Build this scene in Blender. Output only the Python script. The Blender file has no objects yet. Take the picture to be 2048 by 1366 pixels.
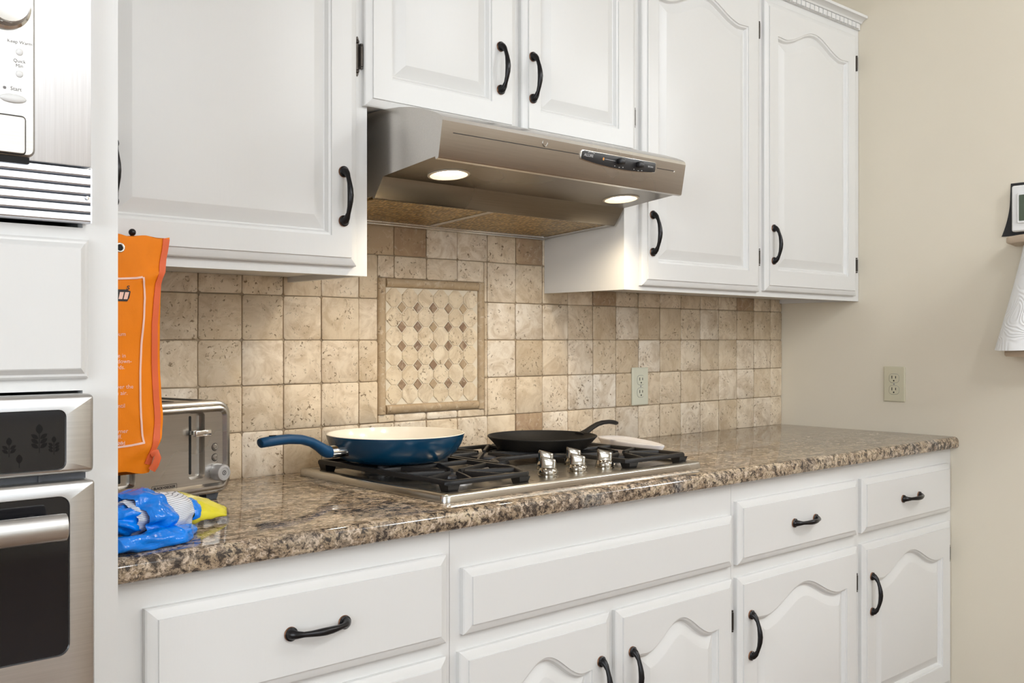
import bpy, bmesh, math, random
from mathutils import Vector, Matrix, noise as mnoise
random.seed(7)
SC = bpy.context.scene
COL = SC.collection
PI = math.pi

# ------------------------------------------------------------------ camera
F_PX, VPX, HZ = 2000.0, 3236.0, 680.0
cam_d = bpy.data.cameras.new('camera')
cam = bpy.data.objects.new('camera', cam_d)
COL.objects.link(cam)
cam_d.sensor_fit = 'HORIZONTAL'
cam_d.sensor_width = 36.0
cam_d.lens = F_PX / 2048.0 * 36.0
cam_d.shift_y = (HZ - 683.0) / 2048.0
yaw = math.atan((VPX - 1024.0) / F_PX)          # angle between the view axis and +X
cam.location = (-3.1996, -2.0682, 1.2231)
cam.rotation_euler = (PI / 2, 0, yaw - PI / 2)
cam_d.clip_start = 0.05
SC.camera = cam

# ------------------------------------------------------------------ world, lights, exposure
SC.view_settings.view_transform = 'Standard'
SC.view_settings.look = 'None'
SC.view_settings.gamma = 1.0
SC.view_settings.use_curve_mapping = False
SC.view_settings.exposure = 0.24
W = bpy.data.worlds.new('sky')
SC.world = W
W.use_nodes = True
W.node_tree.nodes['Background'].inputs[0].default_value = (0.75, 0.85, 1.0, 1)
W.node_tree.nodes['Background'].inputs[1].default_value = 1.0


def area(name, loc, size, power, color, target=None, sy=None, shape='RECTANGLE', spread=PI):
    d = bpy.data.lights.new(name, 'AREA')
    d.shape = shape
    d.size = size
    if sy:
        d.size_y = sy
    d.energy = power
    d.color = color
    d.spread = spread
    o = bpy.data.objects.new(name, d)
    o.location = loc
    v = Vector(target) - Vector(loc) if target else Vector((0, 0, -1))
    o.rotation_euler = v.to_track_quat('-Z', 'Y').to_euler()
    COL.objects.link(o)
    return o


# unseen windows behind the camera and ceiling lamps, all added to light the room
area('added_daylight_front', (-2.35, -5.42, 1.55), 2.6, 14, (0.78, 0.89, 1.0), (-2.35, 0, 1.45), 1.5)
area('added_daylight_side', (-6.42, -3.0, 1.5), 2.2, 82, (0.86, 0.93, 1.0), (0, -3.0, 1.4), 1.5)
for (x, y, p) in ((-0.50, -2.25, 25), (-2.5, -3.00, 33), (-5.0, -2.4, 8), (-1.3, -4.2, 45), (1.5, -2.6, 44)):  # the last lamp brightens the added hall that the hood reflects
    d = bpy.data.lights.new('added_ceiling_lamp', 'POINT')
    d.energy = p
    d.color = (0.925, 0.965, 1.0)
    d.shadow_soft_size = 0.13
    o = bpy.data.objects.new('added_ceiling_lamp', d)
    o.location = (x, y, 2.53)
    COL.objects.link(o)
HOOD_LAMPS = ((-1.874, -0.402), (-1.327, -0.402))
for (x, y) in HOOD_LAMPS:
    d = bpy.data.lights.new('hood_lamp', 'SPOT')
    d.energy = 8
    d.color = (1.0, 0.83, 0.58)
    d.spot_size = math.radians(130)
    d.spot_blend = 1.0
    d.shadow_soft_size = 0.022
    o = bpy.data.objects.new('hood_lamp', d)
    o.location = (x, y, 1.568)
    o.rotation_euler = (math.radians(6), 0, 0)
    COL.objects.link(o)


# ------------------------------------------------------------------ materials
def new_mat(name):
    m = bpy.data.materials.new(name)
    m.use_nodes = True
    nt = m.node_tree
    return m, nt, nt.nodes['Principled BSDF'], nt.nodes.new('ShaderNodeTexCoord')


def L(nt, a, b):
    nt.links.new(a, b)


def noise(nt, vec, scale, detail=4, rough=0.5, dist=0.0, sc=(1, 1, 1)):
    mp = nt.nodes.new('ShaderNodeMapping')
    mp.inputs['Scale'].default_value = sc
    L(nt, vec, mp.inputs['Vector'])
    n = nt.nodes.new('ShaderNodeTexNoise')
    n.inputs['Scale'].default_value = scale
    n.inputs['Detail'].default_value = detail
    n.inputs['Roughness'].default_value = rough
    n.inputs['Distortion'].default_value = dist
    L(nt, mp.outputs[0], n.inputs['Vector'])
    return n.outputs['Fac']


def ramp(nt, fac, stops, interp='LINEAR'):
    r = nt.nodes.new('ShaderNodeValToRGB')
    r.color_ramp.interpolation = interp
    e = r.color_ramp.elements
    while len(e) < len(stops):
        e.new(0.5)
    for el, (p, c) in zip(e, stops):
        el.position = p
        el.color = (c[0], c[1], c[2], 1) if not isinstance(c, float) else (c, c, c, 1)
    L(nt, fac, r.inputs[0])
    return r.outputs[0]


def mixc(nt, fac, a, b, mode='MIX'):
    m = nt.nodes.new('ShaderNodeMix')
    m.data_type = 'RGBA'
    m.blend_type = mode
    for s, v in ((m.inputs[0], fac), (m.inputs[6], a), (m.inputs[7], b)):
        if hasattr(v, 'is_linked'):
            L(nt, v, s)
        elif isinstance(v, (int, float)):
            s.default_value = v
        else:
            s.default_value = (v[0], v[1], v[2], 1)
    return m.outputs[2]


def bump(nt, b, h, strength, dist=0.001):
    n = nt.nodes.new('ShaderNodeBump')
    n.inputs['Strength'].default_value = strength
    n.inputs['Distance'].default_value = dist
    L(nt, h, n.inputs['Height'])
    L(nt, n.outputs[0], b.inputs['Normal'])


def plain(name, col, rough=0.5, metal=0.0, bmp=None, var=0.0, spec=None, coat=0.0):
    """a painted, moulded or cast surface with slight procedural variation"""
    m, nt, b, tc = new_mat(name)
    b.inputs['Roughness'].default_value = rough
    b.inputs['Metallic'].default_value = metal
    if spec is not None:
        b.inputs['Specular IOR Level'].default_value = spec
    if coat:
        b.inputs['Coat Weight'].default_value = coat
        b.inputs['Coat Roughness'].default_value = 0.06
    n = noise(nt, tc.outputs['Object'], 9, 4)
    v = max(var, 0.02)
    c = ramp(nt, n, [(0.3, tuple(x * (1 - v) for x in col)), (0.7, tuple(min(1, x * (1 + v)) for x in col))])
    L(nt, c, b.inputs['Base Color'])
    if bmp:
        sc, st, ds = bmp
        bump(nt, b, noise(nt, tc.outputs['Object'], sc, 5), st, ds)
    return m


def steel(name, col, rough, sc=(1, 60, 60), strength=0.05, smudge=0.08):
    m, nt, b, tc = new_mat(name)
    b.inputs['Metallic'].default_value = 1.0
    n1 = noise(nt, tc.outputs['Object'], 9, 2, 0.5, 0, sc)
    n2 = noise(nt, tc.outputs['Object'], 3.5, 2)
    c = ramp(nt, n1, [(0.3, tuple(x * 0.95 for x in col)), (0.7, tuple(min(1, x * 1.04) for x in col))])
    L(nt, c, b.inputs['Base Color'])
    r = ramp(nt, n2, [(0.3, rough), (0.75, rough + smudge)])
    L(nt, r, b.inputs['Roughness'])
    return m


def paint_white():
    m, nt, b, tc = new_mat('white_cabinet_paint')
    b.inputs['Roughness'].default_value = 0.38
    b.inputs['Base Color'].default_value = (0.715, 0.71, 0.695, 1)
    g = noise(nt, tc.outputs['Object'], 30, 4, 0.55, 0.2, (8, 8, 0.6))
    bump(nt, b, g, 0.10, 0.0008)
    return m


def wall_paint():
    m, nt, b, tc = new_mat('beige_wall_paint')
    b.inputs['Roughness'].default_value = 0.75
    n = noise(nt, tc.outputs['Object'], 3, 3)
    L(nt, ramp(nt, n, [(0.3, (0.745, 0.68, 0.56)), (0.7, (0.765, 0.70, 0.575))]), b.inputs['Base Color'])
    bump(nt, b, noise(nt, tc.outputs['Object'], 220, 3), 0.25, 0.0006)
    return m


def travertine(name, stops, tint_attr=True, pits=True):
    m, nt, b, tc = new_mat(name)
    b.inputs['Roughness'].default_value = 0.55
    at = nt.nodes.new('ShaderNodeAttribute')
    at.attribute_name = 'tint'
    fac = at.outputs['Fac']
    # move every tile to its own place in the stone
    ml = nt.nodes.new('ShaderNodeMath'); ml.operation = 'MULTIPLY'; ml.inputs[1].default_value = 137.0
    L(nt, fac, ml.inputs[0])
    cb = nt.nodes.new('ShaderNodeCombineXYZ')
    L(nt, ml.outputs[0], cb.inputs[0]); L(nt, ml.outputs[0], cb.inputs[1])
    va = nt.nodes.new('ShaderNodeVectorMath'); va.operation = 'ADD'
    L(nt, tc.outputs['Object'], va.inputs[0]); L(nt, cb.outputs[0], va.inputs[1])
    vec = va.outputs[0]
    base = ramp(nt, fac, stops)
    cloud = noise(nt, vec, 15, 8, 0.68, 1.6)
    c1 = mixc(nt, ramp(nt, cloud, [(0.42, 0.0), (0.62, 0.9)]), base, (0.48, 0.355, 0.22), 'MIX')
    c1 = mixc(nt, 0.72, base, c1)
    pale = noise(nt, vec, 30, 6, 0.65, 2.0)
    c2 = mixc(nt, ramp(nt, pale, [(0.55, 0.0), (0.72, 0.5)]), c1, (0.74, 0.65, 0.52))
    pit = noise(nt, vec, 120, 4, 0.65, 0.5)
    zone = noise(nt, vec, 17, 3, 0.5, 0.5)
    mu = nt.nodes.new('ShaderNodeMath'); mu.operation = 'MULTIPLY'
    L(nt, ramp(nt, pit, [(0.585, 0.0), (0.64, 1.0)]), mu.inputs[0])
    L(nt, ramp(nt, zone, [(0.44, 0.0), (0.56, 1.0)]), mu.inputs[1])
    c3 = mixc(nt, mu.outputs[0], c2, (0.22, 0.15, 0.085))
    L(nt, c3, b.inputs['Base Color'])
    ad = nt.nodes.new('ShaderNodeMath'); ad.operation = 'SUBTRACT'
    L(nt, cloud, ad.inputs[0]); L(nt, mu.outputs[0], ad.inputs[1])
    bump(nt, b, ad.outputs[0], 0.5, 0.0014)
    return m


def granite():
    m, nt, b, tc = new_mat('brown_granite')
    b.inputs['Roughness'].default_value = 0.06
    o = tc.outputs['Object']
    zone = noise(nt, o, 4.2, 4, 0.55, 1.2, (0.8, 1.3, 1.0))
    c = ramp(nt, zone, [(0.30, (0.19, 0.175, 0.16)), (0.42, (0.27, 0.195, 0.13)), (0.52, (0.36, 0.27, 0.18)), (0.62, (0.25, 0.20, 0.155)), (0.72, (0.24, 0.135, 0.085))])
    blue = noise(nt, o, 6.1, 3, 0.5, 0.8, (1.2, 0.9, 1))
    c = mixc(nt, ramp(nt, blue, [(0.56, 0.0), (0.68, 0.75)]), c, (0.215, 0.22, 0.225))
    st = noise(nt, o, 17, 8, 0.72, 1.8, (0.45, 2.0, 1.0))
    c = mixc(nt, ramp(nt, st, [(0.39, 0.9), (0.485, 0.0)]), c, (0.055, 0.04, 0.03))
    c = mixc(nt, ramp(nt, st, [(0.515, 0.0), (0.62, 0.85)]), c, (0.56, 0.45, 0.31))
    mo = noise(nt, o, 75, 6, 0.70, 0.6)
    c = mixc(nt, ramp(nt, mo, [(0.405, 0.95), (0.475, 0.0)]), c, (0.035, 0.028, 0.026))
    c = mixc(nt, ramp(nt, mo, [(0.525, 0.0), (0.60, 0.85)]), c, (0.60, 0.48, 0.37))
    fi = noise(nt, o, 240, 3, 0.6, 0.4)
    c = mixc(nt, ramp(nt, fi, [(0.37, 0.8), (0.44, 0.0)]), c, (0.04, 0.033, 0.03))
    L(nt, c, b.inputs['Base Color'])
    return m


def emit(name, col, s):
    m, nt, b, tc = new_mat(name)
    b.inputs['Base Color'].default_value = (0.9, 0.88, 0.8, 1)
    b.inputs['Emission Color'].default_value = (*col, 1)
    b.inputs['Emission Strength'].default_value = s
    return m


def wood_floor():
    m, nt, b, tc = new_mat('brown_plank_floor')
    b.inputs['Roughness'].default_value = 0.35
    br = nt.nodes.new('ShaderNodeTexBrick')
    br.inputs['Scale'].default_value = 1.0
    br.inputs['Brick Width'].default_value = 1.1
    br.inputs['Row Height'].default_value = 0.12
    br.inputs['Mortar Size'].default_value = 0.002
    br.inputs['Color1'].default_value = (0.16, 0.09, 0.045, 1)
    br.inputs['Color2'].default_value = (0.22, 0.13, 0.07, 1)
    br.inputs['Mortar'].default_value = (0.05, 0.03, 0.02, 1)
    L(nt, tc.outputs['Object'], br.inputs['Vector'])
    g = noise(nt, tc.outputs['Object'], 12, 5, 0.6, 0.5, (0.4, 6, 1))
    L(nt, mixc(nt, ramp(nt, g, [(0.35, 0.0), (0.75, 0.5)]), br.outputs['Color'], (0.10, 0.055, 0.03)), b.inputs['Base Color'])
    return m


M = {}
M['white'] = paint_white()
M['wall'] = wall_paint()
M['addedhall'] = plain('tan_added_hall_paint', (0.56, 0.48, 0.39), 0.7, var=0.05)
M['ceiling'] = plain('white_ceiling_paint', (0.82, 0.81, 0.79), 0.8, bmp=(150, 0.2, 0.0008))
M['floor'] = wood_floor()
M['tile'] = travertine('tumbled_travertine', [(0.0, (0.33, 0.215, 0.13)), (0.10, (0.38, 0.26, 0.16)), (0.14, (0.61, 0.49, 0.34)),
                                             (0.5, (0.72, 0.60, 0.445)), (0.8, (0.77, 0.66, 0.52)), (1.0, (0.80, 0.72, 0.61))])
M['octagon'] = travertine('cream_octagon_travertine', [(0, (0.68, 0.555, 0.385)), (1, (0.76, 0.645, 0.48))])
M['diamond'] = travertine('brown_diamond_marble', [(0, (0.17, 0.095, 0.06)), (0.5, (0.27, 0.17, 0.10)), (1, (0.40, 0.29, 0.17))])
M['rail'] = travertine('brown_pencil_rail_stone', [(0, (0.34, 0.245, 0.145)), (1, (0.42, 0.31, 0.19))])
M['grout'] = plain('tan_grout', (0.36, 0.28, 0.19), 0.9, var=0.12, bmp=(120, 0.3, 0.001))
M['fieldgrout'] = plain('cream_grout', (0.70, 0.62, 0.49), 0.85, var=0.06)
M['granite'] = granite()
M['black'] = plain('oil_rubbed_black', (0.014, 0.013, 0.014), 0.26, 0.5, var=0.15)
M['copper'] = plain('copper_edge', (0.26, 0.13, 0.075), 0.4, 1.0)
M['hinge'] = plain('dark_hinge_metal', (0.05, 0.042, 0.035), 0.35, 0.8, var=0.2)
M['steel'] = steel('brushed_stainless', (0.62, 0.60, 0.57), 0.24)
M['steelv'] = steel('brushed_stainless_oven', (0.60, 0.59, 0.575), 0.30, (1, 60, 60))
M['steelm'] = steel('satin_microwave_trim', (0.80, 0.815, 0.86), 0.36, (60, 60, 1))
M['panelsteel'] = steel('microwave_panel_steel', (0.47, 0.455, 0.43), 0.34, (1, 50, 50))
M['hoodsteel'] = steel('hood_stainless', (0.60, 0.575, 0.54), 0.22, (1, 60, 60), 0.05)
M['understeel'] = steel('shaded_hood_underside_steel', (0.27, 0.235, 0.19), 0.24, (1, 40, 40))  # hood steel in a darker copy, painting in the underside's shade
M['cooksteel'] = steel('cooktop_stainless', (0.56, 0.53, 0.48), 0.22, (1, 60, 60), 0.03)
M['toaststeel'] = steel('toaster_stainless', (0.50, 0.475, 0.44), 0.20, (1, 50, 50), 0.04, 0.12)
M['chrome'] = plain('polished_chrome', (0.80, 0.79, 0.77), 0.07, 1.0)
M['satinknob'] = plain('satin_silver_plastic', (0.50, 0.50, 0.51), 0.32, 0.6)
M['knob'] = plain('nickel_knob', (0.40, 0.37, 0.32), 0.13, 1.0)
M['iron'] = plain('cast_iron', (0.011, 0.010, 0.0095), 0.55, 0.0, bmp=(260, 0.5, 0.0008), var=0.2, spec=0.2)
M['grate'] = plain('grate_enamel', (0.013, 0.012, 0.012), 0.38, 0.0, spec=0.28, bmp=(180, 0.2, 0.0006), var=0.2)
M['burner'] = plain('burner_enamel', (0.02, 0.02, 0.025), 0.3)
M['alu'] = plain('burner_aluminium', (0.35, 0.35, 0.36), 0.4, 1.0)
M['blackgloss'] = plain('black_glass', (0.008, 0.008, 0.010), 0.06)
M['darkleaf'] = plain('faint_dark_leaf', (0.003, 0.003, 0.004), 0.10, spec=0.25)
M['blackplastic'] = plain('black_plastic', (0.018, 0.018, 0.020), 0.4)
M['darkslot'] = plain('dark_slot', (0.004, 0.004, 0.004), 0.8)
M['greyplastic'] = plain('grey_rubber_foot', (0.07, 0.075, 0.085), 0.6)
M['panblue'] = plain('blue_pan_enamel', (0.002, 0.042, 0.095), 0.25, 0.0, var=0.15, spec=0.5)
M['handleblue'] = plain('blue_soft_handle', (0.003, 0.052, 0.135), 0.45, var=0.06, spec=0.3)
M['pancream'] = plain('cream_ceramic_coating', (0.80, 0.74, 0.64), 0.16)
M['whiteceramic'] = plain('white_glazed_ceramic', (0.78, 0.76, 0.78), 0.18)
M['orange'] = plain('orange_nylon', (0.86, 0.23, 0.006), 0.6, spec=0.2, bmp=(400, 0.25, 0.0006), var=0.06)
M['binding'] = plain('red_orange_binding', (0.74, 0.125, 0.035), 0.6, bmp=(500, 0.3, 0.0006), var=0.08)
M['pinkink'] = plain('pale_pink_ink', (0.90, 0.58, 0.47), 0.6)
M['blackink'] = plain('black_ink', (0.02, 0.015, 0.015), 0.6)
M['blueplastic'] = plain('blue_plastic_film', (0.0, 0.22, 0.86), 0.13, var=0.2, bmp=(38, 0.5, 0.008))
M['yellowplastic'] = plain('yellow_plastic_film', (0.78, 0.70, 0.03), 0.22, var=0.08, coat=0.4, bmp=(45, 0.5, 0.004))
M['ivory'] = plain('ivory_outlet_plastic', (0.62, 0.58, 0.43), 0.35)
M['palegreen'] = plain('pale_almond_outlet_plastic', (0.62, 0.61, 0.49), 0.35)
M['whiteplastic'] = plain('white_plastic', (0.80, 0.80, 0.79), 0.4)
M['blackpaper'] = plain('black_card', (0.012, 0.012, 0.013), 0.6)
M['lcd'] = plain('green_display', (0.075, 0.10, 0.065), 0.2)
M['tanwood'] = plain('pale_beige_wood', (0.60, 0.48, 0.36), 0.5, bmp=(60, 0.2, 0.0006), var=0.06)
M['greyink'] = plain('grey_ink', (0.20, 0.19, 0.19), 0.6)
M['whiteink'] = plain('white_ink', (0.65, 0.65, 0.65), 0.6)
M['amberink'] = plain('amber_ink', (0.7, 0.32, 0.08), 0.6)
M['bulb'] = emit('lit_bulb', (1.0, 0.93, 0.80), 9.0)
M['reflector'] = plain('white_lamp_reflector', (0.66, 0.58, 0.46), 0.3, 0.0)


def filter_mat():
    m, nt, b, tc = new_mat('aluminium_mesh_filter')
    b.inputs['Metallic'].default_value = 1.0
    b.inputs['Roughness'].default_value = 0.3
    vo = nt.nodes.new('ShaderNodeTexVoronoi')
    vo.inputs['Scale'].default_value = 150
    mp = nt.nodes.new('ShaderNodeMapping')
    mp.inputs['Scale'].default_value = (1.0, 0.6, 1)
    mp.inputs['Rotation'].default_value = (0, 0, 0.5)
    L(nt, tc.outputs['Object'], mp.inputs[0]); L(nt, mp.outputs[0], vo.inputs['Vector'])
    L(nt, ramp(nt, vo.outputs['Distance'], [(0.1, (0.80, 0.60, 0.30)), (0.6, (0.24, 0.165, 0.07))]), b.inputs['Base Color'])  # gold is the lamps' warm reflection, painted into the aluminium colour
    bump(nt, b, vo.outputs['Distance'], 0.9, 0.004)
    return m


def towel_mat():
    m, nt, b, tc = new_mat('embossed_paper_towel')
    b.inputs['Base Color'].default_value = (0.86, 0.86, 0.855, 1)
    b.inputs['Roughness'].default_value = 0.85
    n = noise(nt, tc.outputs['Object'], 9, 1, 0.4, 0.6)
    w = nt.nodes.new('ShaderNodeMath'); w.operation = 'MULTIPLY'; w.inputs[1].default_value = 95
    s = nt.nodes.new('ShaderNodeMath'); s.operation = 'SINE'
    L(nt, n, w.inputs[0]); L(nt, w.outputs[0], s.inputs[0])
    bump(nt, b, s.outputs[0], 0.5, 0.0012)
    return m


def label_mat():
    """white label printed with thin dark lines"""
    m, nt, b, tc = new_mat('striped_white_label')
    b.inputs['Roughness'].default_value = 0.25
    w = nt.nodes.new('ShaderNodeTexWave')
    w.wave_type = 'BANDS'
    w.bands_direction = 'Z'
    w.inputs['Scale'].default_value = 120
    w.inputs['Distortion'].default_value = 1.2
    w.inputs['Detail'].default_value = 2
    L(nt, tc.outputs['Object'], w.inputs['Vector'])
    L(nt, ramp(nt, w.outputs['Fac'], [(0.84, (0.76, 0.79, 0.85)), (0.97, (0.16, 0.17, 0.21))]), b.inputs['Base Color'])
    bump(nt, b, noise(nt, tc.outputs['Object'], 50, 3), 0.5, 0.004)
    return m


M['filter'] = filter_mat()
M['towel'] = towel_mat()
M['label'] = label_mat()

# ------------------------------------------------------------------ object helpers
ORIGIN = {}


def finish(o, label=None, cat=None, group=None, kind=None):
    for k, v in (('label', label), ('category', cat), ('group', group), ('kind', kind)):
        if v:
            o[k] = v
    return o


def thing(name, loc, label, cat, group=None, rotz=0.0):
    o = bpy.data.objects.new(name, None)
    o.empty_display_size = 0.05
    o.location = loc
    o.rotation_euler = (0, 0, rotz)
    COL.objects.link(o)
    ORIGIN[o] = Vector(loc)
    return finish(o, label, cat, group)


class MB:
    """collects shapes in one bmesh; build() links them as ONE mesh object"""

    def __init__(s):
        s.bm = bmesh.new()
        s.mi = 0

    def _add(s, vs, faces):
        bv = [s.bm.verts.new(v) for v in vs]
        out = []
        for f in faces:
            try:
                fc = s.bm.faces.new([bv[i] for i in f])
                fc.material_index = s.mi
                out.append(fc)
            except ValueError:
                pass
        return bv, out

    def box(s, x0, x1, y0, y1, z0, z1, bev=0.0, seg=2):
        x0, x1 = min(x0, x1), max(x0, x1); y0, y1 = min(y0, y1), max(y0, y1); z0, z1 = min(z0, z1), max(z0, z1)
        vs = [(x, y, z) for x in (x0, x1) for y in (y0, y1) for z in (z0, z1)]
        fs = [(0, 1, 3, 2), (4, 6, 7, 5), (0, 4, 5, 1), (2, 3, 7, 6), (0, 2, 6, 4), (1, 5, 7, 3)]
        bv, fc = s._add(vs, fs)
        if bev > 0:
            es = set(e for f in fc for e in f.edges)
            r = bmesh.ops.bevel(s.bm, geom=list(es), offset=bev, segments=seg, profile=0.5, affect='EDGES')
            for f in r['faces']:
                f.material_index = s.mi
        return s

    def loft(s, rings, closed=True, cap0=True, cap1=True):
        """rings: lists of the same number of points; joined by quads"""
        n = len(rings[0])
        vs = [p for r in rings for p in r]
        fs = []
        for i in range(len(rings) - 1):
            for j in range(n if closed else n - 1):
                k = (j + 1) % n
                fs.append((i * n + j, i * n + k, (i + 1) * n + k, (i + 1) * n + j))
        if cap0:
            fs.append(tuple(range(n))[::-1])
        if cap1:
            fs.append(tuple((len(rings) - 1) * n + j for j in range(n)))
        return s._add(vs, fs)

    def prism(s, pts, axis, a, b):
        """2-D polygon extruded along an axis from a to b"""
        def P(p, t):
            return {'X': (t, p[0], p[1]), 'Y': (p[0], t, p[1]), 'Z': (p[0], p[1], t)}[axis]
        s.loft([[P(p, a) for p in pts], [P(p, b) for p in pts]])
        return s

    def lathe(s, prof, c, n=40, axis='Z', cap0=False, cap1=False):
        """profile of (r, h) revolved about an axis through c"""
        rings = []
        for r, h in prof:
            ring = []
            for k in range(n):
                t = 2 * PI * k / n
                a, b = r * math.cos(t), r * math.sin(t)
                ring.append({'Z': (c[0] + a, c[1] + b, c[2] + h), 'Y': (c[0] + a, c[1] + h, c[2] + b), 'X': (c[0] + h, c[1] + a, c[2] + b)}[axis])
            rings.append(ring)
        s.loft(rings, True, cap0, cap1)
        return s

    def tube(s, path, rad, n=12, flat=None, cap=True, up=None):
        """swept tube; rad a number or a list; flat = list of (rx, ry) for oval sections"""
        P = [Vector(p) for p in path]
        N = len(P)
        ref = Vector(up) if up else Vector((0, 0, 1))
        rings = []
        for i in range(N):
            t = (P[min(i + 1, N - 1)] - P[max(i - 1, 0)]).normalized()
            a = t.cross(ref)
            if a.length < 1e-4:
                a = t.cross(Vector((1, 0, 0)))
            a.normalize()
            b = t.cross(a).normalized()
            r = 0 if rad is None else (rad if isinstance(rad, (int, float)) else rad[i])
            rx, ry = flat[i] if flat else (r, r)
            rings.append([tuple(P[i] + a * rx * math.cos(2 * PI * k / n) + b * ry * math.sin(2 * PI * k / n)) for k in range(n)])
        s.loft(rings, True, cap, cap)
        return s

    def bar(s, p, q, w, h, h2=None):
        """straight bar of rectangular section, h below the top line p-q"""
        P, Q = Vector(p), Vector(q)
        d = (Q - P); d.z = 0; d.normalize()
        a = Vector((-d.y, d.x, 0)) * w / 2
        h2 = h if h2 is None else h2
        dn, dn2 = Vector((0, 0, -h)), Vector((0, 0, -h2))
        c = 0.25
        def sec(R, dd):
            return [tuple(R - a + dd), tuple(R - a + dd * c), tuple(R - a * 0.6), tuple(R + a * 0.6), tuple(R + a + dd * c), tuple(R + a + dd)]
        s.loft([sec(P, dn), sec(Q, dn2)])
        return s

    def sphere(s, c, r, nu=20, nv=12, sc=(1, 1, 1)):
        rings = []
        for i in range(1, nv):
            t = PI * i / nv
            rings.append([(c[0] + sc[0] * r * math.sin(t) * math.cos(2 * PI * k / nu), c[1] + sc[1] * r * math.sin(t) * math.sin(2 * PI * k / nu),
                           c[2] + sc[2] * r * math.cos(t)) for k in range(nu)])
        s.loft(rings)
        return s

    def fill(s, loops):
        """flat region between loops of points (outer and holes)"""
        es = []
        for lp in loops:
            vs = [s.bm.verts.new(p) for p in lp]
            es += [s.bm.edges.new((vs[i], vs[(i + 1) % len(vs)])) for i in range(len(vs))]
        r = bmesh.ops.triangle_fill(s.bm, edges=es, use_beauty=True, use_dissolve=False)
        for g in r['geom']:
            if isinstance(g, bmesh.types.BMFace):
                g.material_index = s.mi
        return s

    def build(s, name, mats, parent=None, angle=35, local=False, attr=None, weld=True):
        bm = s.bm
        if weld:
            bmesh.ops.remove_doubles(bm, verts=bm.verts, dist=1e-6)
        bmesh.ops.recalc_face_normals(bm, faces=bm.faces)
        root = parent
        while root is not None and root.parent is not None:
            root = root.parent
        if parent is not None and not local:
            off = ORIGIN[root]
            bmesh.ops.translate(bm, verts=bm.verts, vec=-off)
        me = bpy.data.meshes.new(name)
        bm.to_mesh(me)
        bm.free()
        for m in (mats if isinstance(mats, (list, tuple)) else [mats]):
            me.materials.append(m)
        me.polygons.foreach_set('use_smooth', [True] * len(me.polygons))
        if angle < 180:
            me.set_sharp_from_angle(angle=math.radians(angle))
        o = bpy.data.objects.new(name, me)
        COL.objects.link(o)
        if parent is not None:
            o.parent = parent
        return o


def structure(name, mb, mat, **kw):
    return finish(mb.build(name, mat, **kw), kind='structure')


def text_mb(mb, s, size, place, align='LEFT', bold=0.0):
    """flat lettering added to a mesh; place maps (u, v) to a point in space"""
    cu = bpy.data.curves.new('lettering', 'FONT')
    cu.body = s
    cu.size = size
    cu.align_x = align
    cu.resolution_u = 3
    cu.offset = bold
    ob = bpy.data.objects.new('lettering', cu)
    COL.objects.link(ob)
    dg = bpy.context.evaluated_depsgraph_get()
    me = bpy.data.meshes.new_from_object(ob.evaluated_get(dg))
    vs = [place(v.co.x, v.co.y) for v in me.vertices]
    mb._add(vs, [tuple(p.vertices) for p in me.polygons])
    bpy.data.objects.remove(ob)
    bpy.data.curves.remove(cu)
    bpy.data.meshes.remove(me)
    return mb


# ------------------------------------------------------------------ the room
CEIL = 2.75
structure('floor', MB().box(-6.5, 3.0, -5.5, 0.1, -0.08, 0), M['floor'])
structure('ceiling', MB().box(-6.5, 3.0, -5.5, 0.1, CEIL, CEIL + 0.08), M['ceiling'])
structure('wall_back', MB().box(-6.5, 0.1, 0.0, 0.1, 0, CEIL), M['wall'])
mb = MB()
OPN = (-3.9, -1.25, 2.25)          # unseen opening to an added hall, for the hood steel to reflect
mb.box(0.0, 0.1, OPN[1], 0.0, 0, CEIL)
mb.box(0.0, 0.1, -5.5, OPN[0], 0, CEIL)
mb.box(0.0, 0.1, OPN[0], OPN[1], OPN[2], CEIL)
structure('wall_right', mb, M['wall'])
mb = MB()
mb.box(0.1, 3.0, -1.15, -1.05, 0, CEIL)
mb.box(0.1, 3.0, -4.1, -4.0, 0, CEIL)
mb.box(2.9, 3.0, -4.0, -1.15, 0, CEIL)
structure('wall_added_hall', mb, M['addedhall'])  # unseen hall box added to dim the hood's reflection


def holed_wall(name, plane, at, a0, a1, h0, h1, z0, z1):
    mb = MB()
    for (p, q, r, s) in ((a0, h0, 0, CEIL), (h1, a1, 0, CEIL), (h0, h1, 0, z0), (h0, h1, z1, CEIL)):
        if plane == 'Y':
            mb.box(p, q, at - 0.1, at, r, s)
        else:
            mb.box(at - 0.1, at, p, q, r, s)
    return structure(name, mb, M['wall'])


holed_wall('wall_front', 'Y', -5.5 + 0.1, -6.5, 0.0, -3.65, -1.05, 0.8, 2.3)
holed_wall('wall_left', 'X', -6.4, -5.5, 0.0, -4.1, -1.9, 0.75, 2.25)


def window_frame(name, plane, at, h0, h1, z0, z1):
    mb = MB()
    w = 0.06
    for (p, q, r, s) in ((h0, h0 + w, z0, z1), (h1 - w, h1, z0, z1), (h0 + w, h1 - w, z0, z0 + w), (h0 + w, h1 - w, z1 - w, z1),
                         ((h0 + h1) / 2 - 0.025, (h0 + h1) / 2 + 0.025, z0 + w, z1 - w)):
        if plane == 'Y':
            mb.box(p, q, at - 0.03, at + 0.02, r, s)
        else:
            mb.box(at - 0.03, at + 0.02, p, q, r, s)
    return structure(name, mb, M['whiteplastic'])


window_frame('added_window_1', 'Y', -5.39, -3.65, -1.05, 0.8, 2.3)  # unseen window frames, added around the daylight lamps
window_frame('added_window_2', 'X', -6.39, -4.1, -1.9, 0.75, 2.25)

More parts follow.
